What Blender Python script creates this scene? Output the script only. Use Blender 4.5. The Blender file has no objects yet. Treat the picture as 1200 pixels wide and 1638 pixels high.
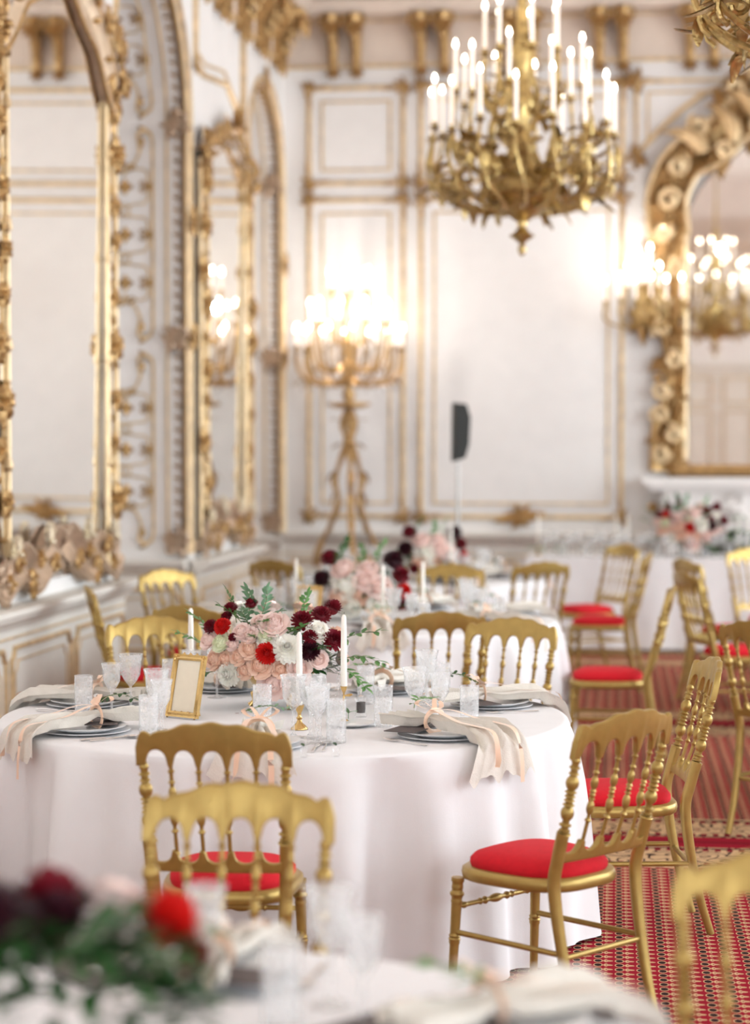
import bpy, math, random
from mathutils import Vector, Matrix
PI = math.pi
sin, cos, rad = math.sin, math.cos, math.radians
random.seed(7)
SC = bpy.context.scene
COL = SC.collection
# ------------------------------------------------------------------ camera
EYE = 1.72
cam_d = bpy.data.cameras.new('camera')
cam = bpy.data.objects.new('camera', cam_d)
COL.objects.link(cam)
PITCH = math.atan(114 / 3350.0)
YAW = math.atan(460 / 3350.0 * cos(PITCH))
cam.location = (0, 0, EYE)
cam.rotation_euler = (PI / 2 - PITCH, 0, YAW)
cam_d.sensor_fit = 'VERTICAL'
cam_d.sensor_height = 36.0
cam_d.lens = 36.0 * 3350 / 1638
cam_d.clip_end = 200
cam_d.dof.use_dof = True
cam_d.dof.focus_distance = 7.1
cam_d.dof.aperture_fstop = 1.55
SC.camera = cam
# ------------------------------------------------------------------ world
W = bpy.data.worlds.new('sky')
SC.world = W
W.use_nodes = True
W.node_tree.nodes['Background'].inputs[0].default_value = (0.86, 0.93, 1.0, 1)
W.node_tree.nodes['Background'].inputs[1].default_value = 3.0
SC.view_settings.view_transform = 'Standard'
SC.view_settings.look = 'None'
SC.view_settings.gamma = 1.0
SC.view_settings.exposure = 0.28
SC.cycles.use_denoising = True
SC.cycles.max_bounces = 10
SC.cycles.diffuse_bounces = 5
SC.cycles.glossy_bounces = 5
SC.cycles.transmission_bounces = 8
SC.cycles.transparent_max_bounces = 24
SC.cycles.sample_clamp_indirect = 6
SC.cycles.caustics_reflective = False
SC.cycles.caustics_refractive = False
XL, XR, YF, YB, ZC = -3.4, 5.5, 18.7, -4.0, 6.6
WIN = [-1.6, 1.9, 5.4, 8.9, 12.4, 15.9]        # window centres along the right wall


def area_light(name, loc, rot, sx, sy, power, color):
    d = bpy.data.lights.new(name, 'AREA')
    d.shape = 'RECTANGLE'
    d.size, d.size_y, d.energy, d.color = sx, sy, power, color
    o = bpy.data.objects.new(name, d)
    o.location, o.rotation_euler = loc, rot
    COL.objects.link(o)
    return o


for wy, wp in zip(WIN, (55, 65, 105, 200, 225, 170)):   # daylight entering each tall window of the right wall
    area_light('window_daylight', (XR + 0.25, wy, 2.75), (0, rad(90), 0), 3.9, 1.7, wp, (0.83, 0.935, 1.0))
for wx in (-1.9, 4.0):   # and the two windows behind the viewer
    area_light('rear_window_daylight', (wx, YB - 0.25, 2.75), (rad(90), 0, 0), 1.9, 3.9, 90, (0.83, 0.935, 1.0))


def lamp_light(loc, power, color=(1.0, 0.95, 0.90), size=0.2):
    d = bpy.data.lights.new('lamp_glow', 'POINT')
    d.energy, d.color, d.shadow_soft_size = power, color, size
    o = bpy.data.objects.new('lamp_glow', d)
    o.location = loc
    COL.objects.link(o)


# ------------------------------------------------------------------ materials
def mat(name, color, rough=0.5, metal=0.0, var=0.0, vscale=20.0, bump=0.0, bscale=60.0, trans=0.0, sub=0.0,
        emit=None, estr=0.0, sheen=0.0, coat=0.0):
    m = bpy.data.materials.new(name)
    m.use_nodes = True
    nt = m.node_tree
    b = nt.nodes['Principled BSDF']
    b.inputs['Base Color'].default_value = (*color, 1)
    b.inputs['Roughness'].default_value = rough
    b.inputs['Metallic'].default_value = metal
    b.inputs['Transmission Weight'].default_value = trans
    b.inputs['Sheen Weight'].default_value = sheen
    b.inputs['Coat Weight'].default_value = coat
    if sub:
        b.inputs['Subsurface Weight'].default_value = sub
        b.inputs['Subsurface Radius'].default_value = (0.01, 0.006, 0.004)
    if emit:
        b.inputs['Emission Color'].default_value = (*emit, 1)
        b.inputs['Emission Strength'].default_value = estr
    if var or bump:
        tc = nt.nodes.new('ShaderNodeTexCoord')
        if var:
            n = nt.nodes.new('ShaderNodeTexNoise')
            n.inputs['Scale'].default_value = vscale
            n.inputs['Detail'].default_value = 4
            nt.links.new(tc.outputs['Object'], n.inputs['Vector'])
            r = nt.nodes.new('ShaderNodeValToRGB')
            r.color_ramp.elements[0].position = 0.3
            r.color_ramp.elements[1].position = 0.7
            r.color_ramp.elements[0].color = (*[max(0, c * (1 - var)) for c in color], 1)
            r.color_ramp.elements[1].color = (*[min(1, c * (1 + var)) for c in color], 1)
            nt.links.new(n.outputs['Fac'], r.inputs['Fac'])
            nt.links.new(r.outputs['Color'], b.inputs['Base Color'])
        if bump:
            n2 = nt.nodes.new('ShaderNodeTexNoise')
            n2.inputs['Scale'].default_value = bscale
            n2.inputs['Detail'].default_value = 3
            nt.links.new(tc.outputs['Object'], n2.inputs['Vector'])
            bp = nt.nodes.new('ShaderNodeBump')
            bp.inputs['Strength'].default_value = bump
            bp.inputs['Distance'].default_value = 0.01
            nt.links.new(n2.outputs['Fac'], bp.inputs['Height'])
            nt.links.new(bp.outputs['Normal'], b.inputs['Normal'])
    return m


def srgb(r, g, b):
    f = lambda c: ((c / 255) / 12.92) if c / 255 <= 0.04045 else (((c / 255) + 0.055) / 1.055) ** 2.4
    return (f(r), f(g), f(b))


M = {}
M['wall'] = mat('ivory_wall_paint', srgb(240, 236, 233), 0.6, var=0.02, vscale=6)
M['dado'] = mat('grey_white_dado_paint', srgb(230, 225, 216), 0.55, var=0.04, vscale=5)
M['ceiling'] = mat('ceiling_plaster', srgb(234, 222, 212), 0.8, var=0.04, vscale=4)
M['frieze'] = mat('frieze_plaster', srgb(232, 214, 198), 0.8, var=0.05, vscale=4)
M['gilt'] = mat('gilded_plaster', (0.50, 0.315, 0.135), 0.36, 0.7, var=0.30, vscale=28, bump=0.5, bscale=70)
M['giltline'] = mat('gilt_moulding', (0.76, 0.57, 0.33), 0.38, 0.55, var=0.2, vscale=12)
M['rosegilt'] = mat('worn_rose_gilding', (0.56, 0.41, 0.29), 0.38, 0.5, var=0.2, vscale=14, bump=0.3, bscale=40)
M['crest'] = mat('pale_worn_gilding', (0.70, 0.54, 0.38), 0.38, 0.4, var=0.15, vscale=12, bump=0.3, bscale=40)
M['whitegold'] = mat('pale_gilt_scale', (0.80, 0.70, 0.52), 0.35, 0.5, var=0.2, vscale=30)
M['chair'] = mat('gold_chair_paint', (0.43, 0.29, 0.085), 0.37, 0.6, var=0.07, vscale=25, bump=0.05, bscale=90)
M['brass'] = mat('brass', (0.66, 0.45, 0.18), 0.25, 0.95, var=0.1, vscale=40)
M['bronze'] = mat('chandelier_bronze', (0.52, 0.37, 0.15), 0.28, 0.85, var=0.35, vscale=26, bump=0.4, bscale=60)
M['red'] = mat('red_seat_fabric', (0.66, 0.003, 0.014), 0.9, var=0.06, vscale=60, bump=0.25, bscale=400)
M['cloth'] = mat('white_tablecloth', srgb(238, 236, 236), 0.9, var=0.015, vscale=8, bump=0.08, bscale=300)
M['napkin'] = mat('linen_napkin', srgb(226, 219, 208), 0.95, var=0.04, vscale=30, bump=0.25, bscale=250)
M['ribbon'] = mat('peach_silk_ribbon', srgb(243, 205, 176), 0.45, sheen=0.4)
M['mirror'] = mat('mirror_glass', (0.93, 0.91, 0.87), 0.015, 1.0)
M['plate'] = mat('porcelain', srgb(238, 238, 238), 0.3, var=0.01)
M['silver'] = mat('silver', (0.86, 0.83, 0.80), 0.2, 1.0, var=0.03)
M['menu'] = mat('charcoal_card', srgb(92, 82, 80), 0.7, var=0.08, vscale=20)
M['card'] = mat('cream_card', srgb(240, 228, 205), 0.8, var=0.02, vscale=30)
M['wax'] = mat('white_candle_wax', srgb(252, 246, 236), 0.45, sub=0.1)
M['bulb'] = mat('lit_candle_bulb', (1, 0.9, 0.75), 0.3, emit=(1.0, 0.88, 0.72), estr=17)
M['sleeve'] = mat('candle_sleeve', srgb(250, 242, 232), 0.5, emit=(1.0, 0.85, 0.7), estr=0.4)  # added glow keeps the sleeves bright; only the bulb is a lamp
M['marble'] = mat('white_marble', srgb(240, 234, 230), 0.3, var=0.06, vscale=5)
M['dark'] = mat('dark_hearth', srgb(56, 54, 34), 0.8, var=0.3, vscale=6)
M['black'] = mat('black_speaker_plastic', srgb(38, 40, 38), 0.55, var=0.15, vscale=40)
M['steel'] = mat('brushed_steel', (0.42, 0.40, 0.38), 0.35, 0.9, var=0.05)
M['leaf'] = mat('fresh_green_leaf', srgb(96, 142, 78), 0.5, var=0.3, vscale=35, sub=0.0)
M['leaf2'] = mat('blue_green_leaf', srgb(122, 158, 124), 0.5, var=0.25, vscale=35)
M['leafdark'] = mat('deep_green_leaf', srgb(34, 82, 30), 0.5, var=0.35, vscale=35)
M['stem'] = mat('green_stem', srgb(104, 126, 70), 0.6, var=0.1)
M['blush'] = mat('blush_petal', srgb(249, 224, 216), 0.6, var=0.06, vscale=60, sub=0.1)
M['peach'] = mat('peach_petal', srgb(249, 213, 192), 0.6, var=0.08, vscale=60, sub=0.1)
M['white'] = mat('cream_petal', srgb(253, 249, 240), 0.6, var=0.02, vscale=60, sub=0.1)
M['greenwhite'] = mat('green_white_petal', srgb(236, 238, 208), 0.6, var=0.06, vscale=50)
M['scarlet'] = mat('scarlet_petal', srgb(222, 30, 24), 0.6, var=0.12, vscale=60)
M['burgundy'] = mat('burgundy_petal', srgb(126, 14, 34), 0.6, var=0.25, vscale=50)
M['plum'] = mat('near_black_petal', srgb(62, 8, 26), 0.6, var=0.3, vscale=60)
M['pepper'] = mat('peppercorns', srgb(60, 48, 42), 0.7, var=0.6, vscale=220, bump=0.8, bscale=300)
M['floor'] = mat('parquet', srgb(150, 108, 72), 0.5, var=0.15, vscale=8)
M['curtain'] = mat('pale_curtain', srgb(236, 230, 220), 0.9, var=0.03)


def glass_mat(name, haze, cut, refl=0.5):
    """thin crystal: see-through, with fresnel gloss, white haze mixed in to mimic caught light"""
    m = bpy.data.materials.new(name)
    m.use_nodes = True
    nt = m.node_tree
    nt.nodes.clear()
    N, L = nt.nodes.new, nt.links.new
    out = N('ShaderNodeOutputMaterial')
    tr = N('ShaderNodeBsdfTransparent')
    tr.inputs[0].default_value = (1, 1, 1, 1)
    gl = N('ShaderNodeBsdfGlossy')
    gl.inputs['Roughness'].default_value = 0.12
    df = N('ShaderNodeBsdfDiffuse')
    df.inputs[0].default_value = (1, 1, 1, 1)
    tl = N('ShaderNodeBsdfTranslucent')
    tl.inputs[0].default_value = (1, 1, 1, 1)
    ad = N('ShaderNodeMixShader')
    ad.inputs[0].default_value = 0.5
    L(df.outputs[0], ad.inputs[1])
    L(tl.outputs[0], ad.inputs[2])
    lw = N('ShaderNodeLayerWeight')
    lw.inputs['Blend'].default_value = 0.12
    tc = N('ShaderNodeTexCoord')
    v = N('ShaderNodeTexVoronoi')
    v.inputs['Scale'].default_value = cut
    L(tc.outputs['Object'], v.inputs['Vector'])
    bp = N('ShaderNodeBump')
    bp.inputs['Strength'].default_value = 0.6
    bp.inputs['Distance'].default_value = 0.004
    L(v.outputs['Distance'], bp.inputs['Height'])
    L(bp.outputs['Normal'], gl.inputs['Normal'])
    fac = N('ShaderNodeMath')
    fac.operation = 'MULTIPLY'
    fac.inputs[1].default_value = refl
    L(lw.outputs['Fresnel'], fac.inputs[0])
    hz = N('ShaderNodeMapRange')          # painted glints: more white haze away from each cell's centre
    hz.inputs['From Min'].default_value = 0.0
    hz.inputs['From Max'].default_value = 0.6
    hz.inputs['To Min'].default_value = haze * 0.75
    hz.inputs['To Max'].default_value = haze * 1.35
    L(v.outputs['Distance'], hz.inputs['Value'])
    mx1 = N('ShaderNodeMixShader')
    L(hz.outputs[0], mx1.inputs[0])
    L(tr.outputs[0], mx1.inputs[1])
    L(ad.outputs[0], mx1.inputs[2])
    mx2 = N('ShaderNodeMixShader')
    L(fac.outputs[0], mx2.inputs[0])
    L(mx1.outputs[0], mx2.inputs[1])
    L(gl.outputs[0], mx2.inputs[2])
    L(mx2.outputs[0], out.inputs[0])
    return m


M['crystal'] = glass_mat('cut_crystal', 0.20, 80)
M['glass'] = glass_mat('clear_glass', 0.10, 60)
M['pane'] = glass_mat('window_glass', 0.0, 0.5)


def carpet_material():
    m = bpy.data.materials.new('patterned_red_carpet')
    m.use_nodes = True
    nt = m.node_tree
    b = nt.nodes['Principled BSDF']
    b.inputs['Roughness'].default_value = 0.95
    b.inputs['Specular IOR Level'].default_value = 0.1
    N, L = nt.nodes.new, nt.links.new
    tc = N('ShaderNodeTexCoord')
    sp = N('ShaderNodeSeparateXYZ')
    L(tc.outputs['Object'], sp.inputs[0])
    X, Y = sp.outputs[0], sp.outputs[1]

    def op(o, a, b_=None, c=None):
        n = N('ShaderNodeMath')
        n.operation = o
        for i, v in enumerate((a, b_, c)):
            if v is None:
                continue
            if isinstance(v, (int, float)):
                n.inputs[i].default_value = v
            else:
                L(v, n.inputs[i])
        return n.outputs[0]
    add, sub, mul, lt, gt, ab, fr = (lambda a, b_: op('ADD', a, b_)), (lambda a, b_: op('SUBTRACT', a, b_)), (lambda a, b_: op('MULTIPLY', a, b_)), (lambda a, b_: op('LESS_THAN', a, b_)), (lambda a, b_: op('GREATER_THAN', a, b_)), (lambda a: op('ABSOLUTE', a)), (lambda a: op('FRACT', a))

    def mix(f, c1, c2):
        n = N('ShaderNodeMix')
        n.data_type = 'RGBA'
        L(f, n.inputs[0])
        for i, c in ((6, c1), (7, c2)):
            if isinstance(c, tuple):
                n.inputs[i].default_value = (*c, 1)
            else:
                L(c, n.inputs[i])
        return n.outputs[2]
    red, tan, blk, deep = srgb(148, 17, 38), srgb(205, 168, 128), srgb(44, 22, 24), srgb(128, 14, 32)
    a = ab(mul(sub(fr(add(mul(sub(Y, 9.03), 1 / 3.85), 0.5)), 0.5), 3.85))       # distance to the border's centre
    xs = add(X, mul(Y, 0.022))

    def ell(u, v, cu, cv, ru, rv):
        du, dv = mul(sub(u, cu), 1 / ru), mul(sub(v, cv), 1 / rv)
        return lt(add(mul(du, du), mul(dv, dv)), 1.0)
    u, v = fr(mul(xs, 1 / 0.07)), fr(mul(Y, 1 / 0.056))
    c = mix(ell(u, v, 0.27, 0.5, 0.22, 0.40), red, tan)
    c = mix(ell(u, v, 0.27, 0.5, 0.17, 0.31), c, blk)
    cross = op('MAXIMUM', ell(u, v, 0.72, 0.5, 0.25, 0.15), ell(u, v, 0.64, 0.5, 0.10, 0.34))
    c = mix(cross, c, tan)
    c = mix(ell(u, v, 0.66, 0.5, 0.035, 0.1), c, deep)
    # border: tan scroll-work with red strip and dark outlines
    nz = N('ShaderNodeTexNoise')
    nz.inputs['Scale'].default_value = 5
    mp = N('ShaderNodeVectorMath')
    mp.operation = 'ADD'
    L(tc.outputs['Object'], nz.inputs['Vector'])
    L(tc.outputs['Object'], mp.inputs[0])
    sc = N('ShaderNodeVectorMath')
    sc.operation = 'SCALE'
    sc.inputs['Scale'].default_value = 0.16
    L(nz.outputs['Color'], sc.inputs[0])
    L(sc.outputs[0], mp.inputs[1])
    vr = N('ShaderNodeTexVoronoi')
    vr.inputs['Scale'].default_value = 9
    L(mp.outputs[0], vr.inputs['Vector'])
    ring = lt(ab(sub(fr(mul(vr.outputs['Distance'], 3.2)), 0.5)), 0.11)
    bc = mix(ring, tan, blk)
    bc = mix(lt(vr.outputs['Distance'], 0.07), bc, red)
    su, sv = fr(mul(X, 1 / 0.05)), a
    for lo, hi in ((0.13, 0.15), (0.50, 0.52)):
        bc = mix(mul(gt(a, lo), lt(a, hi)), bc, blk)
    edge = mul(gt(a, 0.15), lt(a, 0.20))
    bc = mix(mul(edge, gt(su, 0.5)), bc, deep)
    edge2 = mul(gt(a, 0.45), lt(a, 0.50))
    bc = mix(mul(edge2, gt(su, 0.5)), bc, deep)
    bc = mix(lt(a, 0.115), bc, red)
    bc = mix(lt(a, 0.03), bc, deep)
    c = mix(lt(a, 0.56), c, bc)
    n3 = N('ShaderNodeTexNoise')
    n3.inputs['Scale'].default_value = 350
    L(tc.outputs['Object'], n3.inputs['Vector'])
    bp = N('ShaderNodeBump')
    bp.inputs['Strength'].default_value = 0.4
    bp.inputs['Distance'].default_value = 0.003
    L(n3.outputs['Fac'], bp.inputs['Height'])
    L(bp.outputs['Normal'], b.inputs['Normal'])
    L(c, b.inputs['Base Color'])
    return m


M['carpet'] = carpet_material()


# ------------------------------------------------------------------ geometry
class G:
    def __init__(s):
        s.v, s.f = [], []

    def add(s, vs, fs):
        n = len(s.v)
        s.v += [tuple(p) for p in vs]
        s.f += [tuple(i + n for i in q) for q in fs]
        return s

    def merge(s, g, m=None):
        return s.add([m @ Vector(p) for p in g.v] if m is not None else g.v, g.f)

    def xf(s, m):
        s.v = [tuple(m @ Vector(p)) for p in s.v]
        return s

    def box(s, x0, y0, z0, x1, y1, z1):
        return s.add([(x0, y0, z0), (x1, y0, z0), (x1, y1, z0), (x0, y1, z0), (x0, y0, z1), (x1, y0, z1), (x1, y1, z1), (x0, y1, z1)],
                     [(0, 3, 2, 1), (4, 5, 6, 7), (0, 1, 5, 4), (1, 2, 6, 5), (2, 3, 7, 6), (3, 0, 4, 7)])

    def lathe(s, prof, seg=20, c=(0, 0, 0), wob=None):
        n0 = len(s.v)
        for r, z in prof:
            for i in range(seg):
                a = 2 * PI * i / seg
                k = wob(a, z) if wob else 1
                s.v.append((c[0] + r * k * cos(a), c[1] + r * k * sin(a), c[2] + z))
        for j in range(len(prof) - 1):
            for i in range(seg):
                p, q = n0 + j * seg + i, n0 + j * seg + (i + 1) % seg
                s.f.append((p, q, q + seg, p + seg))
        if prof[0][0] > 1e-5:
            s.f.append(tuple(n0 + i for i in reversed(range(seg))))
        if prof[-1][0] > 1e-5:
            s.f.append(tuple(n0 + (len(prof) - 1) * seg + i for i in range(seg)))
        return s

    def tube(s, pts, r, seg=8, cap=True, flat=1.0):
        pts = [Vector(p) for p in pts]
        n = len(pts)
        rs = r if isinstance(r, (list, tuple)) else [r] * n
        t = [(pts[min(i + 1, n - 1)] - pts[max(i - 1, 0)]).normalized() for i in range(n)]
        up = Vector((0, 0, 1)) if abs(t[0].z) < 0.9 else Vector((0, 1, 0))
        x = t[0].cross(up).normalized()
        n0 = len(s.v)
        for i in range(n):
            x = (x - t[i] * x.dot(t[i])).normalized()
            y = t[i].cross(x)
            for k in range(seg):
                a = 2 * PI * k / seg
                s.v.append(tuple(pts[i] + (x * cos(a) + y * sin(a) * flat) * rs[i]))
        for i in range(n - 1):
            for k in range(seg):
                p, q = n0 + i * seg + k, n0 + i * seg + (k + 1) % seg
                s.f.append((p, q, q + seg, p + seg))
        if cap:
            s.f.append(tuple(n0 + k for k in reversed(range(seg))))
            s.f.append(tuple(n0 + (n - 1) * seg + k for k in range(seg)))
        return s

    def ball(s, c, r, seg=10, rings=6, sz=1.0):
        return s.lathe([(max(0.0, r * sin(PI * j / rings)), -r * sz * cos(PI * j / rings)) for j in range(rings + 1)], seg, c)

    def sweep(s, path, prof, closed=False):
        """planar path (a,b) with a profile of (offset, height)"""
        n = len(path)
        P = [Vector(p) for p in path]
        n0 = len(s.v)
        k = len(prof)
        for i in range(n):
            pa = P[i - 1] if (closed or i > 0) else None
            pb = P[(i + 1) % n] if (closed or i < n - 1) else None
            d1 = (P[i] - pa).normalized() if pa is not None else None
            d2 = (pb - P[i]).normalized() if pb is not None else None
            d1 = d1 or d2
            d2 = d2 or d1
            n1, n2 = Vector((-d1.y, d1.x)), Vector((-d2.y, d2.x))
            m = n1 + n2
            m = m / max(0.35, m.dot(n1)) if m.length > 1e-6 else n1
            for o, h in prof:
                q = P[i] + m * o
                s.v.append((q.x, q.y, h))
        for i in range(n if closed else n - 1):
            j = (i + 1) % n
            for q in range(k - 1):
                s.f.append((n0 + i * k + q, n0 + j * k + q, n0 + j * k + q + 1, n0 + i * k + q + 1))
        return s

    def grid(s, fn, nu, nv, closed_u=False):
        n0 = len(s.v)
        for i in range(nu):
            for j in range(nv):
                s.v.append(tuple(fn(i / (nu - (0 if closed_u else 1)), j / (nv - 1))))
        for i in range(nu if closed_u else nu - 1):
            for j in range(nv - 1):
                a, b = n0 + i * nv + j, n0 + ((i + 1) % nu) * nv + j
                s.f.append((a, b, b + 1, a + 1))
        return s

    # carved ornament, in wall coordinates (a along, b up, c out)
    def blade(s, p, ang, ln, w, h=0.02, curl=0.0, base=0.0):
        """a raised pointed leaf"""
        n0 = len(s.v)
        N_ = 5
        for i in range(N_ + 1):
            t = i / N_
            ww = w * 0.5 * sin(PI * min(1, 0.12 + 0.88 * t) ** 0.8) * (1 if t < 1 else 0.05)
            a = ang + curl * t
            x = p[0] + ln * t * cos(a)
            y = p[1] + ln * t * sin(a)
            nx, ny = -sin(a), cos(a)
            hh = base + h * (0.5 + 0.9 * t * (1.3 - t))
            s.v += [(x + nx * ww, y + ny * ww, base + 0.2 * (hh - base)), (x, y, hh), (x - nx * ww, y - ny * ww, base + 0.2 * (hh - base))]
        for i in range(N_):
            q = n0 + i * 3
            s.f += [(q, q + 3, q + 4, q + 1), (q + 1, q + 4, q + 5, q + 2), (q, q + 2, q + 5, q + 3)]
        return s

    def shell(s, p, ang, r, n=7, spread=2.4, h=0.03, base=0.0):
        for i in range(n):
            t = i / (n - 1) - 0.5
            s.blade(p, ang + spread * t, r * (1 - 0.45 * abs(t)), r * 0.36, h, 0.25 * t, base)
        return s.ball((p[0], p[1], base + h), r * 0.14, 8, 5)

    def scroll(s, p, r, a0, turns=1.1, hand=1, w=0.012, base=0.01, tail=None):
        pts, rs = [], []
        n = int(14 * turns) + 3
        if tail is not None:
            pts.append((tail[0], tail[1], base))
            rs.append(w * 0.4)
        for i in range(n):
            t = i / (n - 1)
            rr = r * (1 - 0.8 * t)
            a = a0 + hand * 2 * PI * turns * t
            pts.append((p[0] + rr * cos(a), p[1] + rr * sin(a), base + w * 0.5 * t))
            rs.append(w * (0.75 + 0.35 * t))
        return s.tube(pts, rs, 6)

    def rosette(s, p, r, n=6, h=0.03, base=0.0, tw=0.0):
        for i in range(n):
            s.blade(p, tw + 2 * PI * i / n, r, r * 0.75, h, 0.2, base)
        for i in range(n):
            s.blade(p, tw + 2 * PI * (i + 0.5) / n, r * 0.62, r * 0.5, h * 1.2, 0.2, base + h * 0.4)
        return s.ball((p[0], p[1], base + h * 1.1), r * 0.24, 8, 5)

    def cluster(s, p, r, seed, base=0.0, n=6):
        rd = random.Random(seed)
        s.shell(p, rd.uniform(0, 6.28), r, 6, 3.0, r * 0.28, base)
        for i in range(n):
            a = 2 * PI * i / n + rd.uniform(-.3, .3)
            q = (p[0] + r * 0.35 * cos(a), p[1] + r * 0.35 * sin(a))
            s.blade(q, a, r * rd.uniform(.6, 1), r * 0.4, r * 0.3, rd.uniform(-1, 1), base)
        s.scroll((p[0] + r * .3, p[1] - r * .2), r * .4, rd.uniform(0, 6), 1.1, rd.choice((-1, 1)), r * .09, base + r * .15)
        s.scroll((p[0] - r * .3, p[1] + r * .2), r * .35, rd.uniform(0, 6), 1.1, rd.choice((-1, 1)), r * .08, base + r * .15)
        return s

    def mesh(s, name, material, smooth=True):
        me = bpy.data.meshes.new(name)
        me.from_pydata(s.v, [], s.f)
        if smooth:
            me.polygons.foreach_set('use_smooth', [True] * len(me.polygons))
            me.set_sharp_from_angle(angle=rad(50))
        me.materials.append(material)
        me.update()
        return me


def obj(name, g, material, parent=None, smooth=True, label=None, stuff=False):
    me = g if isinstance(g, bpy.types.Mesh) else g.mesh(name, material, smooth)
    o = bpy.data.objects.new(name, me)
    COL.objects.link(o)
    if parent is not None:
        o.parent = parent
    if isinstance(g, bpy.types.Mesh) and material is not None and me.materials[0] != material:
        o.material_slots[0].link = 'OBJECT'
        o.material_slots[0].material = material
    if label:
        o['label'] = label
    if stuff:
        o['kind'] = 'stuff'
    return o


def tag(o, label, cat, group=None):
    o['label'], o['category'] = label, cat
    if group:
        o['group'] = group
    return o


def thing(name, label, cat, loc=(0, 0, 0), rz=0.0, group=None):
    o = bpy.data.objects.new(name, None)
    o.empty_display_size = 0.05
    COL.objects.link(o)
    o.location = loc
    o.rotation_euler = (0, 0, rz)
    return tag(o, label, cat, group)


def struct(name, g, material, smooth=False):
    o = obj(name, g, material, None, smooth)
    o['kind'] = 'structure'
    return o


def dup(root, loc, rz, label=None, group=None, scale=None):
    def cp(o, par):
        c = o.copy()
        COL.objects.link(c)
        if par is not None:
            c.parent = par
        for ch in o.children:
            cp(ch, c)
        return c
    r = cp(root, None)
    r.location, r.rotation_euler = loc, (0, 0, rz)
    if scale:
        r.scale = (scale,) * 3
    if label:
        r['label'] = label
    if group:
        r['group'] = group
    elif 'group' in r:
        del r['group']
    return r


def mbasis(a, b, c, o=(0, 0, 0)):
    return Matrix(((a[0], b[0], c[0], o[0]), (a[1], b[1], c[1], o[1]), (a[2], b[2], c[2], o[2]), (0, 0, 0, 1)))


ML = mbasis((0, 1, 0), (0, 0, 1), (1, 0, 0), (XL, 0, 0))          # left wall
MF = mbasis((1, 0, 0), (0, 0, 1), (0, -1, 0), (0, YF, 0))         # far wall
MR = mbasis((0, -1, 0), (0, 0, 1), (-1, 0, 0), (XR, 0, 0))        # right wall
MB = mbasis((-1, 0, 0), (0, 0, 1), (0, 1, 0), (0, YB, 0))         # rear wall


def rect(a0, b0, a1, b1):
    return [(a0, b0), (a1, b0), (a1, b1), (a0, b1)]


def notched(a0, b0, a1, b1, k):
    """rectangle with small stepped-in corners"""
    return [(a0 + k, b0), (a1 - k, b0), (a1 - k * .55, b0 + k), (a1, b0 + k * 1.2), (a1, b1 - k * 1.2), (a1 - k * .55, b1 - k),
            (a1 - k, b1), (a0 + k, b1), (a0 + k * .55, b1 - k), (a0, b1 - k * 1.2), (a0, b0 + k * 1.2), (a0 + k * .55, b0 + k)]


def arc(cx, cy, r, a0, a1, n=16):
    return [(cx + r * cos(a0 + (a1 - a0) * i / n), cy + r * sin(a0 + (a1 - a0) * i / n)) for i in range(n + 1)]


def bead(w, h):
    return [(-w / 2, 0), (-w / 2, h * .6), (-w / 4, h), (w / 4, h), (w / 2, h * .6), (w / 2, 0)]
# ------------------------------------------------------------------ room shell
A1, A2 = (12.75, 14.85), (17.0, 18.6)       # arched recesses of the left wall, along y
SPR = 4.0                                    # height at which the arches spring
struct('floor', G().box(XL - 1.3, YB, -0.12, XR + .2, YF, -0.02), M['floor'])
g = G().box(XL + .02, YB + .02, -0.02, XR - .02, YF - .02, 0.0)
tag(obj('carpet', g, M['carpet'], smooth=False), 'red patterned carpet with tan scroll borders covering the whole floor', 'carpet')
struct('ceiling', G().box(XL - 1.3, YB, ZC, XR + .2, YF + .2, ZC + .15), M['ceiling'])

g = G()
g.box(XL - 1.3, YB, 0, XL, A1[0], ZC)
g.box(XL - 1.3, A1[1], 0, XL, A2[0], ZC)
g.box(XL - 1.3, A2[1], 0, XL, YF + .2, ZC)
for y0, y1 in (A1, A2):
    r, yc = (y1 - y0) / 2, (y0 + y1) / 2
    g.box(XL - 1.3, y0, 0, XL - 1.15, y1, ZC)
    n = 20
    lo = [(yc - r * cos(PI * i / n), SPR + r * sin(PI * i / n)) for i in range(n + 1)]
    for i in range(n):
        (ya, za), (yb, zb) = lo[i], lo[i + 1]
        g.add([(XL, ya, za), (XL, yb, zb), (XL, yb, ZC), (XL, ya, ZC)], [(0, 1, 2, 3)])
        g.add([(XL, ya, za), (XL, yb, zb), (XL - 1.15, yb, zb), (XL - 1.15, ya, za)], [(0, 3, 2, 1)])
wall_left = struct('wall_left', g, M['wall'])
wall_far = struct('wall_far', G().box(XL - 1.3, YF, 0, XR + .2, YF + .2, ZC), M['wall'])

# right wall, with six tall window openings
g = G()
ed = [YB]
for wy in WIN:
    ed += [wy - .85, wy + .85]
ed.append(YF)
for i in range(0, len(ed), 2):
    g.box(XR, ed[i], 0, XR + .2, ed[i + 1], ZC)
for wy in WIN:
    g.box(XR, wy - .85, 0, XR + .2, wy + .85, .8)
    g.box(XR, wy - .85, 4.7, XR + .2, wy + .85, ZC)
struct('wall_right', g, M['wall'])
g = G()
xs = [XL - 1.3, -2.85, -.95, 3.05, 4.95, XR + .2]
for i in (0, 2, 4):
    g.box(xs[i], YB - .2, 0, xs[i + 1], YB, ZC)
for i in (1, 3):
    g.box(xs[i], YB - .2, 0, xs[i + 1], YB, .8)
    g.box(xs[i], YB - .2, 4.7, xs[i + 1], YB, ZC)
wall_rear = struct('wall_rear', g, M['wall'])


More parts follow.
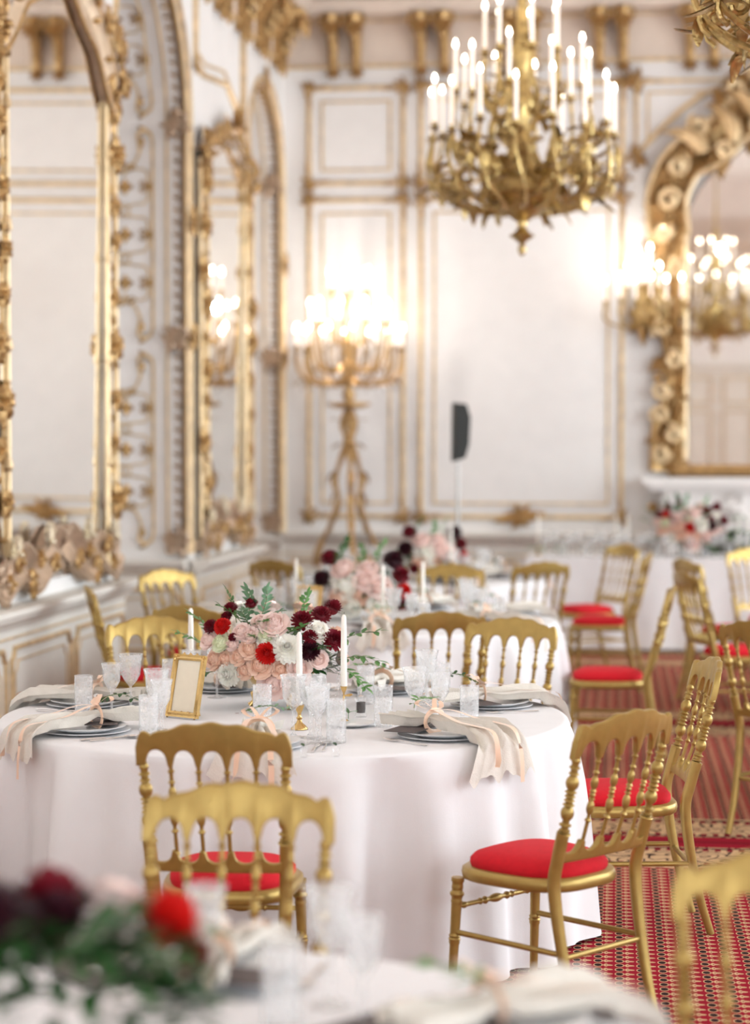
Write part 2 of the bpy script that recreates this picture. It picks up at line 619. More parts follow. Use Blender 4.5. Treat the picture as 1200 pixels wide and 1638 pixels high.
def window(n, mx, a):
    """casement frame with glazing bars in an opening centred at a"""
    f = G()
    for s_ in (-.83, 0, .83):
        f.box(a + s_ - .03, .8, -.12, a + s_ + .03, 4.7, -.06)
    for b in (.83, 1.9, 3.0, 3.85, 4.67):
        f.box(a - .85, b - .03, -.12, a + .85, b + .03, -.06)
    w = struct('window_%d' % n, f.xf(mx), M['dado'])
    obj('pane', G().box(a - .84, .82, -.10, a + .84, 4.68, -.09).xf(mx), M['pane'], w, False)


for i, wy in enumerate(WIN):
    window(i + 1, MR, -wy)
window(7, MB, 1.9)
window(8, MB, -4.0)


def gold_panel(mx, a0, b0, a1, b1, parent, w=.04, corner=.085, seed=1, second=.075):
    g = G().sweep(rect(a0, b0, a1, b1)[::-1], bead(w, .035), True)
    obj('panel_moulding', g.xf(mx), M['giltline'], parent)
    if second:
        g = G().sweep(rect(a0 + second * 1.6, b0 + second * 1.6, a1 - second * 1.6, b1 - second * 1.6)[::-1], bead(.02, .015), True)
        obj('inner_moulding', g.xf(mx), M['giltline'], parent)
    if corner:
        for i, (a, b) in enumerate(rect(a0, b0, a1, b1)):
            sa, sb = (1 if i in (0, 3) else -1), (1 if i < 2 else -1)
            c = G().cluster((a, b), corner, seed + i, .02, 5)
            c.blade((a + sa * .05, b), 0 if sa > 0 else PI, corner * 1.7, corner * .5, .03, .2, .02)
            c.blade((a, b + sb * .05), sb * PI / 2, corner * 1.7, corner * .5, .03, .2, .02)
            obj('corner_ornament', c.xf(mx), M['gilt'], parent)


# far wall: gilded panels in five columns, medallions below
FC = 1.05
cols = [(-3.165, -2.31), (-2.15, -.36), (2.46, 4.25), (4.41, 5.26)]
for k, (a0, a1) in enumerate(cols):
    gold_panel(MF, a0, 4.03, a1, 4.88, wall_far, seed=10 * k)
    gold_panel(MF, a0, 1.04, a1, 3.88, wall_far, seed=10 * k + 5)
    if a1 - a0 > 1:
        c = G().cluster(((a0 + a1) / 2, 1.04), .12, k + 60, .02, 6)
        for s_ in (0, PI):
            c.blade(((a0 + a1) / 2, 1.04), s_, .24, .10, .04, .2, .02)
        obj('medallion_ornament', c.xf(MF), M['gilt'], wall_far)
for sa in (-1, 1):     # arched spandrel panels above the chimney glass
    e = [(FC + sa * 1.29, 4.2), (FC + sa * 1.29, 4.88), (FC + sa * .45, 4.88)] + [(FC + sa * (.45 + .84 * t), 4.88 - .62 * t ** 1.6 - .03) for t in (.35, .55, .75, .95)]
    obj('panel_moulding', G().sweep(e if sa > 0 else e[::-1], bead(.045, .035), True).xf(MF), M['giltline'], wall_far)
    e2 = [(FC + sa * (1.29 - .1), 4.36), (FC + sa * (1.29 - .1), 4.78), (FC + sa * .65, 4.78)]
    obj('inner_moulding', G().sweep(e2, bead(.02, .015)).xf(MF), M['giltline'], wall_far)
    for a, b, q in ((1.29, 4.2, 1), (1.29, 4.88, 2), (.45, 4.86, 3)):
        obj('corner_ornament', G().cluster((FC + sa * a, b), .11, q + 90, .02, 6).xf(MF), M['gilt'], wall_far)


def dado(mx, spans, parent, z1=.80, top=.86, lip=.17, gilt=True, gates=None):
    for a0, a1 in spans:
        g = G().box(a0, 0, 0, a1, z1, .07)
        obj('dado', g.xf(mx), M['dado'], parent, False)
        prof = [(0, .0), (-.0, lip), (-.03, lip), (-.045, lip - .03), (-.06, lip - .035), (-.085, .10), (-.10, .085), (-.12, .07)]
        g = G()
        pts = [(top + o, c) for o, c in prof]
        n0 = len(pts)
        for e in (a0 - (.03 if gilt else 0), a1 + (.03 if gilt else 0)):
            g.v += [(e, b, c) for b, c in pts]
        g.f += [(i, i + 1, n0 + i + 1, n0 + i) for i in range(n0 - 1)]
        g.f += [tuple(range(n0))[::-1], tuple(range(n0, 2 * n0))]
        obj('dado_ledge', g.xf(mx), M['dado'], parent, False)
        obj('skirting', G().box(a0, 0, .07, a1, .14, .09).xf(mx), M['dado'], parent, False)
        obj('dado_gilt_line', G().sweep([(a0, .70), (a1, .70)], [(o, h + .07) for o, h in bead(.012, .01)]).xf(mx), M['giltline'], parent)
        n = max(1, round((a1 - a0) / 1.15))
        w = (a1 - a0) / n
        for i in range(n):
            p0, p1 = a0 + w * i + .05, a0 + w * (i + 1) - .05
            obj('dado_panel_moulding', G().sweep(notched(p0, .2, p1, .645, .05)[::-1], [(o, h + .07) for o, h in bead(.026, .02)], True).xf(mx), M['giltline'], parent)
            obj('dado_panel_line', G().sweep(notched(p0 + .07, .27, p1 - .07, .575, .05)[::-1], [(o, h + .07) for o, h in bead(.01, .008)], True).xf(mx), M['giltline'], parent)


dado(ML, [(-3.9, A1[0]), (A1[1], A2[0])], wall_left)
dado(MF, [(XL, -.1), (2.2, XR)], wall_far, z1=.83, top=.90, gilt=False)
MJ1 = mbasis((1, 0, 0), (0, 0, 1), (0, -1, 0), (0, A1[1], 0))
dado(MJ1, [(XL - 1.15, XL)], wall_left, gilt=False)
MJ2 = mbasis((1, 0, 0), (0, 0, 1), (0, -1, 0), (0, A2[1], 0))
dado(MJ2, [(XL - 1.15, XL)], wall_left, gilt=False)


# frieze, paired gilt consoles and lattice soffit along the far, left and rear walls
def console():
    g = G()
    # scroll bracket: tapering S in side view, cut in wall coordinates
    n = 14
    P = []
    for i in range(n + 1):
        t = i / n
        b = 5.50 - .50 * t
        c = .24 * (1 - t) ** 1.2 + .045 + .03 * sin(t * 9)
        P.append((b, c, .055 * (1 - .45 * t)))
    for (b, c, w) in P:
        g.v += [(-w, b, 0), (-w, b, c * .85), (0, b, c), (w, b, c * .85), (w, b, 0)]
    for i in range(n):
        for k in range(4):
            g.f.append((i * 5 + k, i * 5 + 5 + k, i * 5 + 6 + k, i * 5 + 1 + k))
    g.shell((0, 5.42), -PI / 2, .15, 5, 2.0, .05, .25)
    g.shell((0, 5.05), -PI / 2, .12, 5, 1.6, .04, .05)
    g.scroll((-.055, 5.44), .06, 0, 1.2, 1, .018, .22)
    g.scroll((.055, 5.44), .06, PI, 1.2, -1, .018, .22)
    for k in range(4):
        g.blade((0, 5.36 - .07 * k), -PI / 2, .1, .08, .03, 0, .17 - .035 * k)
    return g


con = console()
con_mesh = con.mesh('bracket', M['gilt'])


def cornice(mx, a0, a1, parent, c0, pitch=.79):
    obj('frieze', G().box(a0, 5.07, 0, a1, 5.52, .02).xf(mx), M['frieze'], parent, False)
    obj('cornice_shelf', G().sweep([(a0, 5.55), (a1, 5.55)], [(-.05, .0), (-.05, .20), (-.03, .24), (0, .26), (.03, .30), (.06, .30), (.06, 0)]).xf(mx), M['frieze'], parent, False)
    obj('frieze_moulding', G().sweep([(a0, 5.07), (a1, 5.07)], bead(.03, .05)).xf(mx), M['giltline'], parent)
    obj('frieze_moulding', G().sweep([(a0, 5.47), (a1, 5.47)], bead(.02, .035)).xf(mx), M['giltline'], parent)
    obj('cove', G().sweep([(a0, 5.62), (a1, 5.62)], [(0, .30), (.12, .36), (.35, .55), (.62, .95), (.98, 1.3)]).xf(mx), M['ceiling'], parent)
    lat = G()
    n = int((a1 - a0) / .1)
    for i in range(n):
        a = a0 + .1 * i
        lat.tube([(a, 5.62, .32), (a + .28, 5.96, .56)], .011, 4, False)
        lat.tube([(a + .28, 5.62, .32), (a, 5.96, .56)], .011, 4, False)
    obj('lattice', lat.xf(mx), M['frieze'], parent, stuff=True)
    k = c0
    while k - .3 > a0:
        k -= pitch
    while k < a1 + .1:
        if k > a0 + .1:
            for s_ in (-.105, .105):
                o = obj('bracket', con_mesh, None, parent)
                o.matrix_world = mx @ Matrix.Translation((k + s_, 0, 0))
            for s_ in (-.27, .27):
                pass
            obj('frieze_panel', G().sweep(rect(k + .22, 5.13, k + .57, 5.41)[::-1], bead(.014, .014), True).xf(mx), M['giltline'], parent)
            for a, b in rect(k + .22, 5.13, k + .57, 5.41):
                obj('frieze_corner', G().cluster((a, b), .035, 5, .01, 4).xf(mx), M['gilt'], parent)
        k += pitch


cornice(MF, XL, XR, wall_far, -2.83)
cornice(ML, 12.0, YF, wall_left, 18.25)
cornice(MB, -XR, -XL, wall_rear, -1.05, 1.6)


# -------- gilded arch soffits: grille panels, scale strip, cartouches
def bend(g, ye, yc, r):
    def f(p):
        a, b, c = p
        if b <= SPR:
            return (a, ye - c, b)
        ph = (b - SPR) / r
        return (a, yc + (r - c) * cos(ph), SPR + (r - c) * sin(ph))
    g.v = [f(p) for p in g.v]
    return g


def grille(ca, b0, b1, hw):
    """gilt wire-work panel: side rods with scrolled ends, brackets, quatrefoils and stars"""
    rod, wire, orn = G(), G(), G()
    for s_ in (-1, 1):
        e = hw * s_
        rod.sweep([(ca + e, b0 + .1), (ca + e, (b0 + b1) / 2), (ca + e, b1 - .1)][:: (1 if s_ > 0 else -1)], bead(.018, .022))
        for bb, d in ((b1 - .1, 1), (b0 + .1, -1)):
            pts = [(ca + e, bb, .012), (ca + e * .96, bb + d * .05, .02), (ca + e * .72, bb + d * .085, .03), (ca + e * .5, bb + d * .05, .03), (ca + e * .48, bb + d * 0, .02)]
            rod.tube(pts, [.010, .013, .02, .016, .008], 6)
            orn.blade((ca + e * .72, bb + d * .07), PI / 2 * d + s_ * .8 * d, .07, .04, .03)
            orn.blade((ca + e * .6, bb + d * .03), -PI / 2 * d, .08, .04, .03)
            pts = [(ca + e * .5, bb + d * .0, .015), (ca + e * .55, bb - d * .07, .015), (ca + e * .38, bb - d * .15, .015), (ca + e * .1, bb - d * .19, .015), (ca, bb - d * .24, .012)]
            rod.tube(pts, [.012, .010, .009, .009, .008], 6)
            orn.scroll((ca + e * .22, bb - d * .19), .035, 0, 1.1, s_, .008, .015)
    n = max(2, round((b1 - b0 - .5) / .33))
    st = (b1 - b0 - .5) / n
    for i in range(n + 1):
        b = b0 + .25 + st * i
        for d in ([1, -1] if 0 < i < n else ([1] if i == 0 else [-1])):
            for s_ in (-1, 1):
                pts = [(ca, b + d * .02), (ca + s_ * hw * .3, b + d * .045), (ca + s_ * hw * .68, b + d * .05), (ca + s_ * hw * .84, b + d * .085), (ca + s_ * hw * .84, b + d * st * .4), (ca + s_ * hw * .78, b + d * st * .5)]
                wire.tube([(x, y, .012) for x, y in pts], .0065, 5)
        if i < n:
            for s_ in (-1, 1):
                orn.scroll((ca + s_ * hw * .62, b + st * .5 + .022), .026, -PI / 2, 1.0, s_, .006, .01)
                orn.scroll((ca + s_ * hw * .62, b + st * .5 - .022), .026, PI / 2, 1.0, -s_, .006, .01)
                orn.blade((ca + s_ * hw * .98, b + st * .5), PI if s_ > 0 else 0, .055, .06, .03)
                orn.blade((ca + s_ * hw * .98, b + st * .5), PI / 2, .05, .03, .02)
                orn.blade((ca + s_ * hw * .98, b + st * .5), -PI / 2, .05, .03, .02)
            for q in range(4):
                orn.blade((ca, b + st * .5), q * PI / 2, .062, .052, .03)
            orn.ball((ca, b + st * .5, .03), .012, 6, 4)
        if 0 < i < n:
            wire.tube([(ca + .035 * cos(t), b + .05 * sin(t), .012) for t in [2 * PI * q / 16 for q in range(17)]], .0045, 5)
    return rod, wire, orn


for (y0, y1), simple in ((A1, False), (A2, True)):
    yc, r = (y0 + y1) / 2, (y1 - y0) / 2
    root = wall_left
    for b0, b1 in ((.95, 2.36), (2.44, 3.98), (4.06, 5.5 if not simple else 5.2)):
        for ca in ((XL - .465, XL - .95) if not simple else (XL - .465,)):
            for gg, nm, mt in zip(grille(ca, b0, b1, .205), ('grille_rod', 'grille_wire', 'grille_ornament'), ('giltline', 'giltline', 'gilt')):
                obj(nm, bend(gg, y1, yc, r), M[mt], root)
    # the scale strip at the outer edge
    def strip_path(a):
        return [(a, .9 + .1 * i) for i in range(int((3.1 + PI * r) / .1) + 1)]
    for a, w in ((XL - .01, .022), (XL - .155, .016)):
        obj('strip_moulding', bend(G().sweep(strip_path(a), bead(w, .03)), y1, yc, r), M['giltline'], root)
    sc = G()
    k = 0
    b = .95
    while b < SPR + PI * r * .9:
        sc.blade((XL - .012, b), PI, .050, .024, .028, .25, .004)
        if k % 4 == 0:
            sc.blade((XL - .075, b), PI - .5, .03, .014, .014, .6, .002)
        if k % 4 == 2:
            sc.blade((XL - .06, b), PI * .8, .055, .03, .03, .3, .004)
        b += .022
        k += 1
    obj('scale_fringe', bend(sc, y1, yc, r), M['gilt'], root, stuff=True)
    for b in (.98, 2.46, 4.0, 5.3):
        c = G().cluster((XL - .08, b), .11, int(b * 10), .02, 8)
        c.scroll((XL - .12, b - .05), .05, 0, 1.2, 1, .014, .04)
        c.scroll((XL - .04, b + .05), .05, PI, 1.2, 1, .014, .04)
        obj('cartouche', bend(c, y1, yc, r), M['rosegilt'], root)
    # moulding round the arch on the wall face
    pth = [(y1 + .035, .9)] + [(y1 + .035, .9 + .3 * i) for i in range(1, 11)] + arc(yc, SPR, r + .035, 0, PI, 24) + [(y0 - .035, 1.0)]
    obj('arch_moulding', G().sweep(pth[::-1], bead(.03, .03)).xf(ML), M['giltline'], root)
    obj('arch_keystone', G().cluster((yc, SPR + r + .04), .10, 3, .01, 6).xf(ML), M['gilt'], root)
    obj('arch_console', G().cluster((y1 + .05, SPR - .7), .10, 8, .02, 7).xf(ML), M['gilt'], root)
    obj('arch_console', G().cluster((y1 + .05, 2.46), .10, 9, .02, 7).xf(ML), M['gilt'], root)
# upper wall mouldings between the arches
for pts in ([(15.05, 5.0), (15.05, 4.48), (15.3, 4.43), (16.15, 4.50), (16.72, 4.28), (16.83, 4.4), (16.83, 5.0)],
            [(12.5, 5.0), (12.5, 4.75), (11.8, 5.0)]):
    obj('panel_moulding', G().sweep(pts, bead(.04, .035)).xf(ML), M['giltline'], wall_left)
    obj('inner_moulding', G().sweep([(a + (.07 if a < 16 else -.07), b + .09) for a, b in pts], bead(.02, .02)).xf(ML), M['giltline'], wall_left)
for a, b, rr in ((15.06, 4.47, .07), (16.8, 4.36, .06), (16.8, 5.0, .07)):
    obj('corner_ornament', G().cluster((a, b), rr, int(a * 7), .01, 5).xf(ML), M['gilt'], wall_left)


# ------------------------------------------------------------------ rococo mirrors
def band(g, path, w0, w1, depth, seed, wob=.0, seg=4):
    """carved strap following a path: a hollow between two raised rims"""
    prof = [(-w0, 0), (-w0, depth * .7), (-w0 * .75, depth), (-w0 * .5, depth * .75), (0, depth * .45), (w1 * .5, depth * .75), (w1 * .75, depth), (w1, depth * .7), (w1, 0)]
    g.sweep(path, prof)
    return g


def smooth_path(P, n=6):
    out = []
    for i in range(len(P) - 1):
        p0, p1, p2, p3 = P[max(i - 1, 0)], P[i], P[i + 1], P[min(i + 2, len(P) - 1)]
        for k in range(n):
            t = k / n
            out.append(tuple(0.5 * ((2 * p1[d]) + (-p0[d] + p2[d]) * t + (2 * p0[d] - 5 * p1[d] + 4 * p2[d] - p3[d]) * t * t + (-p0[d] + 3 * p1[d] - 3 * p2[d] + p3[d]) * t ** 3) for d in range(len(p1))))
    out.append(tuple(P[-1]))
    return out


def tall_mirror(label, a0, a1, zs, seed, ch=1.0):
    """rococo wall mirror on the dado ledge; a0..a1 outer width, zs shoulder height"""
    rd = random.Random(seed)
    bw = .27
    c0 = .02
    mid = (a0 + a1) / 2
    root = thing('wall_mirror', label, 'mirror', (XL, mid, .86))
    inv = Matrix.Translation((-XL, -mid, -.86)) @ ML

    def part(nm, g, mt, sm=True, lab=None):
        return obj(nm, g.xf(inv), M[mt], root, sm, lab)
    gm = (a0 + a1) / 2      # the plate hangs with a slight lean, its lower edge further in than its top
    part('glass', G().box(a0 + .12 - gm, -1.5, 0, a1 - .12 - gm, zs + .6 * ch - 2.45, .012).xf(Matrix.Translation((gm, 2.45, .022)) @ Matrix.Rotation(rad(.5), 4, 'X') @ Matrix.Rotation(rad(.5), 4, 'Y')), 'mirror', False)
    for k, (s0, s1, sg) in enumerate(((a0, a0 + bw, 1), (a1 - bw, a1, -1))):
        m_ = (s0 + s1) / 2
        # mirrored side strip with rods: outer rod, centre double rod
        part('border_glass', G().box(s0 + .02, .98, .03, s1 - .02, zs + .05, .045), 'mirror', False)
        for off, rr in ((s0 + .014, .013), (s1 - .014, .013)):
            part('frame_rod', G().tube([(off, .93, .05), (off, (zs + .9) / 2, .05), (off, zs + .05, .05)], rr, 8), 'giltline')
        inner = s1 - .03 if sg > 0 else s0 + .03
        rod = G()
        pts, rs = [], []
        z = .95
        while z < zs:
            pts.append((inner, z, .055))
            ph = (z - .95) % .62
            rs.append(.014 + (.013 if ph < .02 else (.008 if ph < .05 else 0)))
            z += .015
        rod.tube(pts, rs, 8)
        part('ringed_rod', rod, 'giltline')
        vine = G()
        z = 1.2
        j = 0
        base_pts = []
        while z < zs - .05:
            base_pts.append((m_ + sg * -.0 + .035 * sin(z * 7), z, .06))
            z += .08
        vine.tube(base_pts, .007, 5)
        for j, (x, z, c) in enumerate(base_pts):
            if j % 2 == 0:
                vine.blade((x, z), rd.uniform(0, 6.28), .07, .045, .035, rd.uniform(-.8, .8), .05)
        part('vine', vine, 'gilt')
        z = 1.35 + rd.uniform(0, .1)
        while z < zs - .1:
            big = rd.random() < .4
            rr = .115 if big else .075
            ro = G().rosette((m_ + rd.choice((-.06, .04, .0)) - sg * (.06 if big else 0), z), rr, 6, .045 if big else .03, .055, rd.uniform(0, 1))
            part('rosette', ro, 'gilt')
            z += rd.uniform(.2, .36)
        part('frame_capital', G().cluster((m_, zs + .02), .15, seed + k, .05, 9), 'gilt')
        part('frame_foot', G().cluster((m_, .98), .12, seed + k + 9, .05, 8), 'rosegilt')
    # bottom: scalloped strap with scrolls and shells
    wd = a1 - a0
    for sg in (-1, 1):
        P = [(mid, 1.10), (mid + sg * wd * .07, 1.16), (mid + sg * wd * .15, 1.06), (mid + sg * wd * .22, 1.0), (mid + sg * wd * .30, 1.09), (mid + sg * wd * .38, 1.04), (mid + sg * wd * .45, .99), (mid + sg * wd * .49, 1.06)]
        P = smooth_path(P, 6)
        if sg < 0:
            P = P[::-1]
        g = band(G(), P, .10, .085, .085, seed)
        part('lower_strap', g, 'rosegilt')
        for off in (-.1, .085):
            e = G()
            e.sweep(P, [(off + o, h + .06) for o, h in bead(.022, .02)])
            part('strap_rim', e, 'rosegilt')
        for q, (fx, bz, rr) in enumerate(((.10, 1.03, .05), (.2, 1.08, .045), (.27, 1.0, .05), (.36, 1.08, .05), (.42, .98, .045))):
            s_ = G().scroll((mid + sg * wd * fx, bz), rr, q * 1.9, 1.25, sg if q % 2 else -sg, .016, .075)
            part('scroll', s_, 'gilt')
            part('leaf_spray', G().shell((mid + sg * wd * fx, bz), q * 2.1 + 1, .085, 4, 1.4, .035, .07), 'gilt')
        part('shell', G().shell((mid + sg * wd * .17, 1.17), PI / 2 + sg * .5, .12, 7, 2.4, .04, .08), 'whitegold')
        part('shell', G().shell((mid + sg * wd * .40, 1.13), PI / 2 - sg * .4, .11, 7, 2.4, .04, .08), 'whitegold')
        part('tassel', G().shell((mid + sg * wd * .26, .95), -PI / 2, .08, 5, 1.4, .04, .06), 'gilt')
    # crest: straps sweep up from each shoulder to a shell at the top
    for sg in (-1, 1):
        P = [(mid + sg * wd * .47, zs + .02), (mid + sg * wd * .41, zs + ch * .12), (mid + sg * wd * .31, zs + ch * .34), (mid + sg * wd * .19, zs + ch * .46), (mid + sg * wd * .07, zs + ch * .62), (mid, zs + ch * .66)]
        P = smooth_path(P, 6)
        if sg > 0:
            P = P[::-1]
        part('crest_strap', band(G(), P, .13 * (.3 + .7 * ch), .13 * (.3 + .7 * ch), .09 * ch, seed), 'crest')
        for off in (-.13, .13):
            e = G().sweep(P, [(off * (.3 + .7 * ch) + o, h + .07 * ch) for o, h in bead(.028, .02)])
            part('strap_rim', e, 'gilt')
        for q, (fx, bz, rr) in enumerate(((.50, .12, .07), (.46, .34, .09), (.36, .42, .06), (.24, .56, .07), (.12, .72, .09))):
            part('scroll', G().scroll((mid + sg * wd * fx, zs + ch * bz), rr * (.5 + ch / 2), q * 1.7, 1.25, sg if q % 2 else -sg, .022, .11), 'gilt')
            part('leaf_spray', G().cluster((mid + sg * wd * fx, zs + ch * (bz + .04)), rr * (.3 + 1.1 * ch), seed + q, .09, 6), 'gilt')
        for q in range(5):
            t = P[int(len(P) * (q + .5) / 5)]
            part('bead', G().ball((t[0], t[1], .1), .022, 8, 6, 1.3), 'gilt')
    part('crest_shell', G().shell((mid, zs + .75 * ch), PI / 2, .34 * ch, 9, 2.8, .1, .1), 'gilt')
    return root


tall_mirror('tall gilt rococo mirror nearest the camera, cut by the picture edge, above the panelled dado', 10.22, 12.66, 3.78, 11)
tall_mirror('second tall gilt rococo mirror, between the two arched recesses', 15.02, 16.93, 3.74, 23, .5)

# chimney glass: heavy carved frame above the marble fireplace
root = thing('mirror', 'large mirror in a massive carved gilt frame above the marble fireplace', 'mirror', (FC, YF, 1.42))
inv = Matrix.Translation((-FC, -YF, -1.42)) @ MF
n = 24
P = [(FC - .82, 1.5)] + [(FC - .82, 1.5 + .4 * i) for i in range(1, 6)] + [(FC - .82 + 1.64 * i / n, 3.75 + .62 * sin(PI * i / n) ** .7) for i in range(n + 1)] + [(FC + .82, 3.5 - .4 * i) for i in range(5)]
obj('glass', G().add([(a, b, .03) for a, b in P + [(FC + .82, 1.45), (FC - .82, 1.45)]], [tuple(range(len(P) + 2))[::-1]]).xf(inv), M['mirror'], root, False)
for sg in (-1, 1):
    for k, (lo, hi) in enumerate(((1.45, 1.95), (1.95, 2.75), (2.75, 3.55))):
        w = (.14, .10, .13)[k]
        pts = smooth_path([(FC + sg * (.98 + .05 * (k != 1)), lo), (FC + sg * (.93 if k == 1 else 1.02), (lo + hi) / 2), (FC + sg * 1.0, hi)], 8)
        g = band(G(), pts if sg < 0 else pts[::-1], w, w, .12, k)
        obj('frame_side', g.xf(inv), M['gilt'], root)
        for q in range(3):
            zz = lo + (hi - lo) * (q + .5) / 3
            obj('leaf_cluster', G().cluster((FC + sg * (1.0 + (-.06, .07, -.04)[q]), zz), .125, k * 3 + q, .08, 8).xf(inv), M['gilt'], root)
            obj('scroll', G().scroll((FC + sg * (1.02 + (.04, -.06, .05)[q]), zz + .08), .085, q * 2.0, 1.3, sg, .028, .14).xf(inv), M['giltline'], root)
        obj('frame_rod', G().tube([(FC + sg * .86, lo, .07), (FC + sg * .86, (lo + hi) / 2, .07), (FC + sg * .86, hi, .07)], .028, 8).xf(inv), M['giltline'], root)
    pts = smooth_path([(FC + sg * 1.0, 3.5), (FC + sg * 1.02, 3.85), (FC + sg * .88, 4.15), (FC + sg * .62, 4.30), (FC + sg * .42, 4.50), (FC + sg * .15, 4.62), (FC, 4.66)], 7)
    g = band(G(), pts if sg < 0 else pts[::-1], .17, .17, .17, 3)
    obj('crest_strap', g.xf(inv), M['gilt'], root)
    for off in (-.17, .17):
        obj('strap_rim', G().sweep(pts if sg < 0 else pts[::-1], [(off + o, h + .13) for o, h in bead(.045, .05)]).xf(inv), M['giltline'], root)
    for q, (da, b, rr) in enumerate(((1.05, 3.72, .16), (.98, 4.02, .15), (.80, 4.36, .15), (.58, 4.14, .12), (.50, 4.66, .15), (.28, 4.36, .13), (.30, 4.80, .15), (1.1, 3.45, .12))):
        obj('leaf_cluster', G().cluster((FC + sg * da, b), rr, q + 40, .14, 9).xf(inv), M['gilt'], root)
        obj('scroll', G().scroll((FC + sg * (da - .05), b + .1), rr * .65, q, 1.3, sg if q % 2 else -sg, .034, .19).xf(inv), M['giltline'], root)
    for q, (da, b, an) in enumerate(((.70, 4.22, 1.9), (.45, 4.3, 1.4), (.25, 4.5, 1.7))):
        obj('acanthus', G().blade((FC + sg * da, b), an if sg < 0 else PI - an, .42, .16, .12, -.8 * sg, .2).xf(inv), M['giltline'], root)
obj('crest_shell', G().shell((FC, 4.62), PI / 2, .45, 9, 2.6, .14, .18).xf(inv), M['gilt'], root)
obj('frame_base', G().sweep([(FC - .95, 1.46), (FC + .95, 1.46)], [(-.05, 0), (-.05, .1), (0, .13), (.05, .1), (.05, 0)]).xf(inv), M['gilt'], root)

# marble fireplace
root = thing('fireplace', 'white carved marble fireplace below the large carved mirror', 'fireplace', (FC, YF, 0))
def FP(nm, g, mt='marble', sm=False):
    return obj(nm, g.xf(Matrix.Translation((-FC, -YF, 0)) @ MF), M[mt], root, sm)
FP('mantel_shelf', G().box(FC - 1.22, 1.34, .0, FC + 1.22, 1.40, .46).box(FC - 1.17, 1.29, 0, FC + 1.17, 1.34, .41))
FP('lintel', G().box(FC - 1.05, .94, 0, FC + 1.05, 1.29, .33))
for sg in (-1, 1):
    a = FC + sg * .88
    FP('jamb', G().box(a - .17, 0, 0, a + .17, .94, .33))
    FP('jamb_console', G().box(a - .12, .1, .33, a + .12, .85, .38))
    FP('jamb_scroll', G().scroll((a, 1.05), .11, 0, 1.4, sg, .03, .35), sm=True)
    FP('flower_swag', G().cluster((FC + sg * .45, 1.12), .15, 4, .33, 9), sm=True)
FP('centre_cartouche', G().cluster((FC, 1.12), .16, 14, .33, 9), sm=True)
FP('hearth_back', G().box(FC - .71, 0, 0.01, FC + .71, .94, .04), 'dark')
FP('brass_stud', G().ball((FC - 1.13, 1.13, .03), .05, 10, 6), 'gilt', True)
FP('fire_screen', G().box(FC - .66, .02, .20, FC + .66, .90, .23).sweep(arc(FC, .55, .36, 0, PI * 2 - .01, 20), [(-.02, .23), (0, .25), (.02, .23)], True), 'dark')

# rear wall (seen in the mirrors): white double door and gilt panels
g = G().box(FC - .8 - .12, 0, 0, FC + .92, 3.2, .06)
door = struct('door_1', G().box(-(FC + .75), 0, .0, -(FC - .75), 3.1, .05).xf(MB), M['dado'])
for s_ in (-1, 1):
    for b0, b1 in ((.2, .9), (1.1, 2.3), (2.45, 2.95)):
        obj('door_panel', G().sweep(rect(-FC + s_ * .39 - .27, b0, -FC + s_ * .39 + .27, b1)[::-1], [(o, h + .05) for o, h in bead(.03, .03)], True).xf(MB), M['giltline'], door)
    obj('door_handle', G().tube([(-FC + s_ * .06, 1.02, .07), (-FC + s_ * .06, 1.02, .11), (-FC + s_ * .16, 1.02, .11)], .011, 8).xf(MB), M['brass'], door)
obj('architrave', G().sweep([(-FC + .8, 0), (-FC + .8, 3.15), (-FC - .8, 3.15), (-FC - .8, 0)], [(-.06, 0), (-.06, .09), (0, .11), (.06, .06), (.06, 0)]).xf(MB), M['dado'], door)
for a0, a1 in ((-5.3, -5.05), (-2.8, -2.15), (.05, .75), (3.0, 3.3)):
    for b0, b1 in ((1.0, 3.5), (3.7, 4.8)):
        obj('panel_moulding', G().sweep(rect(a0, b0, a1, b1)[::-1], bead(.05, .035), True).xf(MB), M['giltline'], wall_rear)


# ------------------------------------------------------------------ chairs
def chair_outline(k, z, n=36, grow=0.0):
    out = []
    for i in range(n):
        a = 2 * PI * i / n
        c_, s_ = cos(a), sin(a)
        p = 3.2
        rx = (abs(c_) ** p + abs(s_) ** p) ** (-1 / p)
        x, y = rx * c_, rx * s_
        w = .212 - .028 * (1 - y) / 2 * 1.2
        out.append((x * (w + grow) * k, .005 + y * (.205 + grow) * k, z))
    return out


def loft(g, loops, cap0=True, cap1=True):
    n = len(loops[0])
    n0 = len(g.v)
    for l in loops:
        g.v += l
    for j in range(len(loops) - 1):
        for i in range(n):
            a, b = n0 + j * n + i, n0 + j * n + (i + 1) % n
            g.f.append((a, b, b + n, a + n))
    if cap0:
        g.f.append(tuple(n0 + i for i in reversed(range(n))))
    if cap1:
        g.f.append(tuple(n0 + (len(loops) - 1) * n + i for i in range(n)))
    return g


def back_y(x, z):
    """the back leans away and is hollowed in plan"""
    t = max(0, z - .44)
    return -.205 - .24 * t * .97 - .028 * (1 - (x / .2) ** 2) * min(1, t / .2)


def turned(t, beads):
    r = 0
    for c, w, h in beads:
        d = abs(t - c) / w
        if d < 1:
            r = max(r, h * math.sqrt(1 - d * d))
    return r


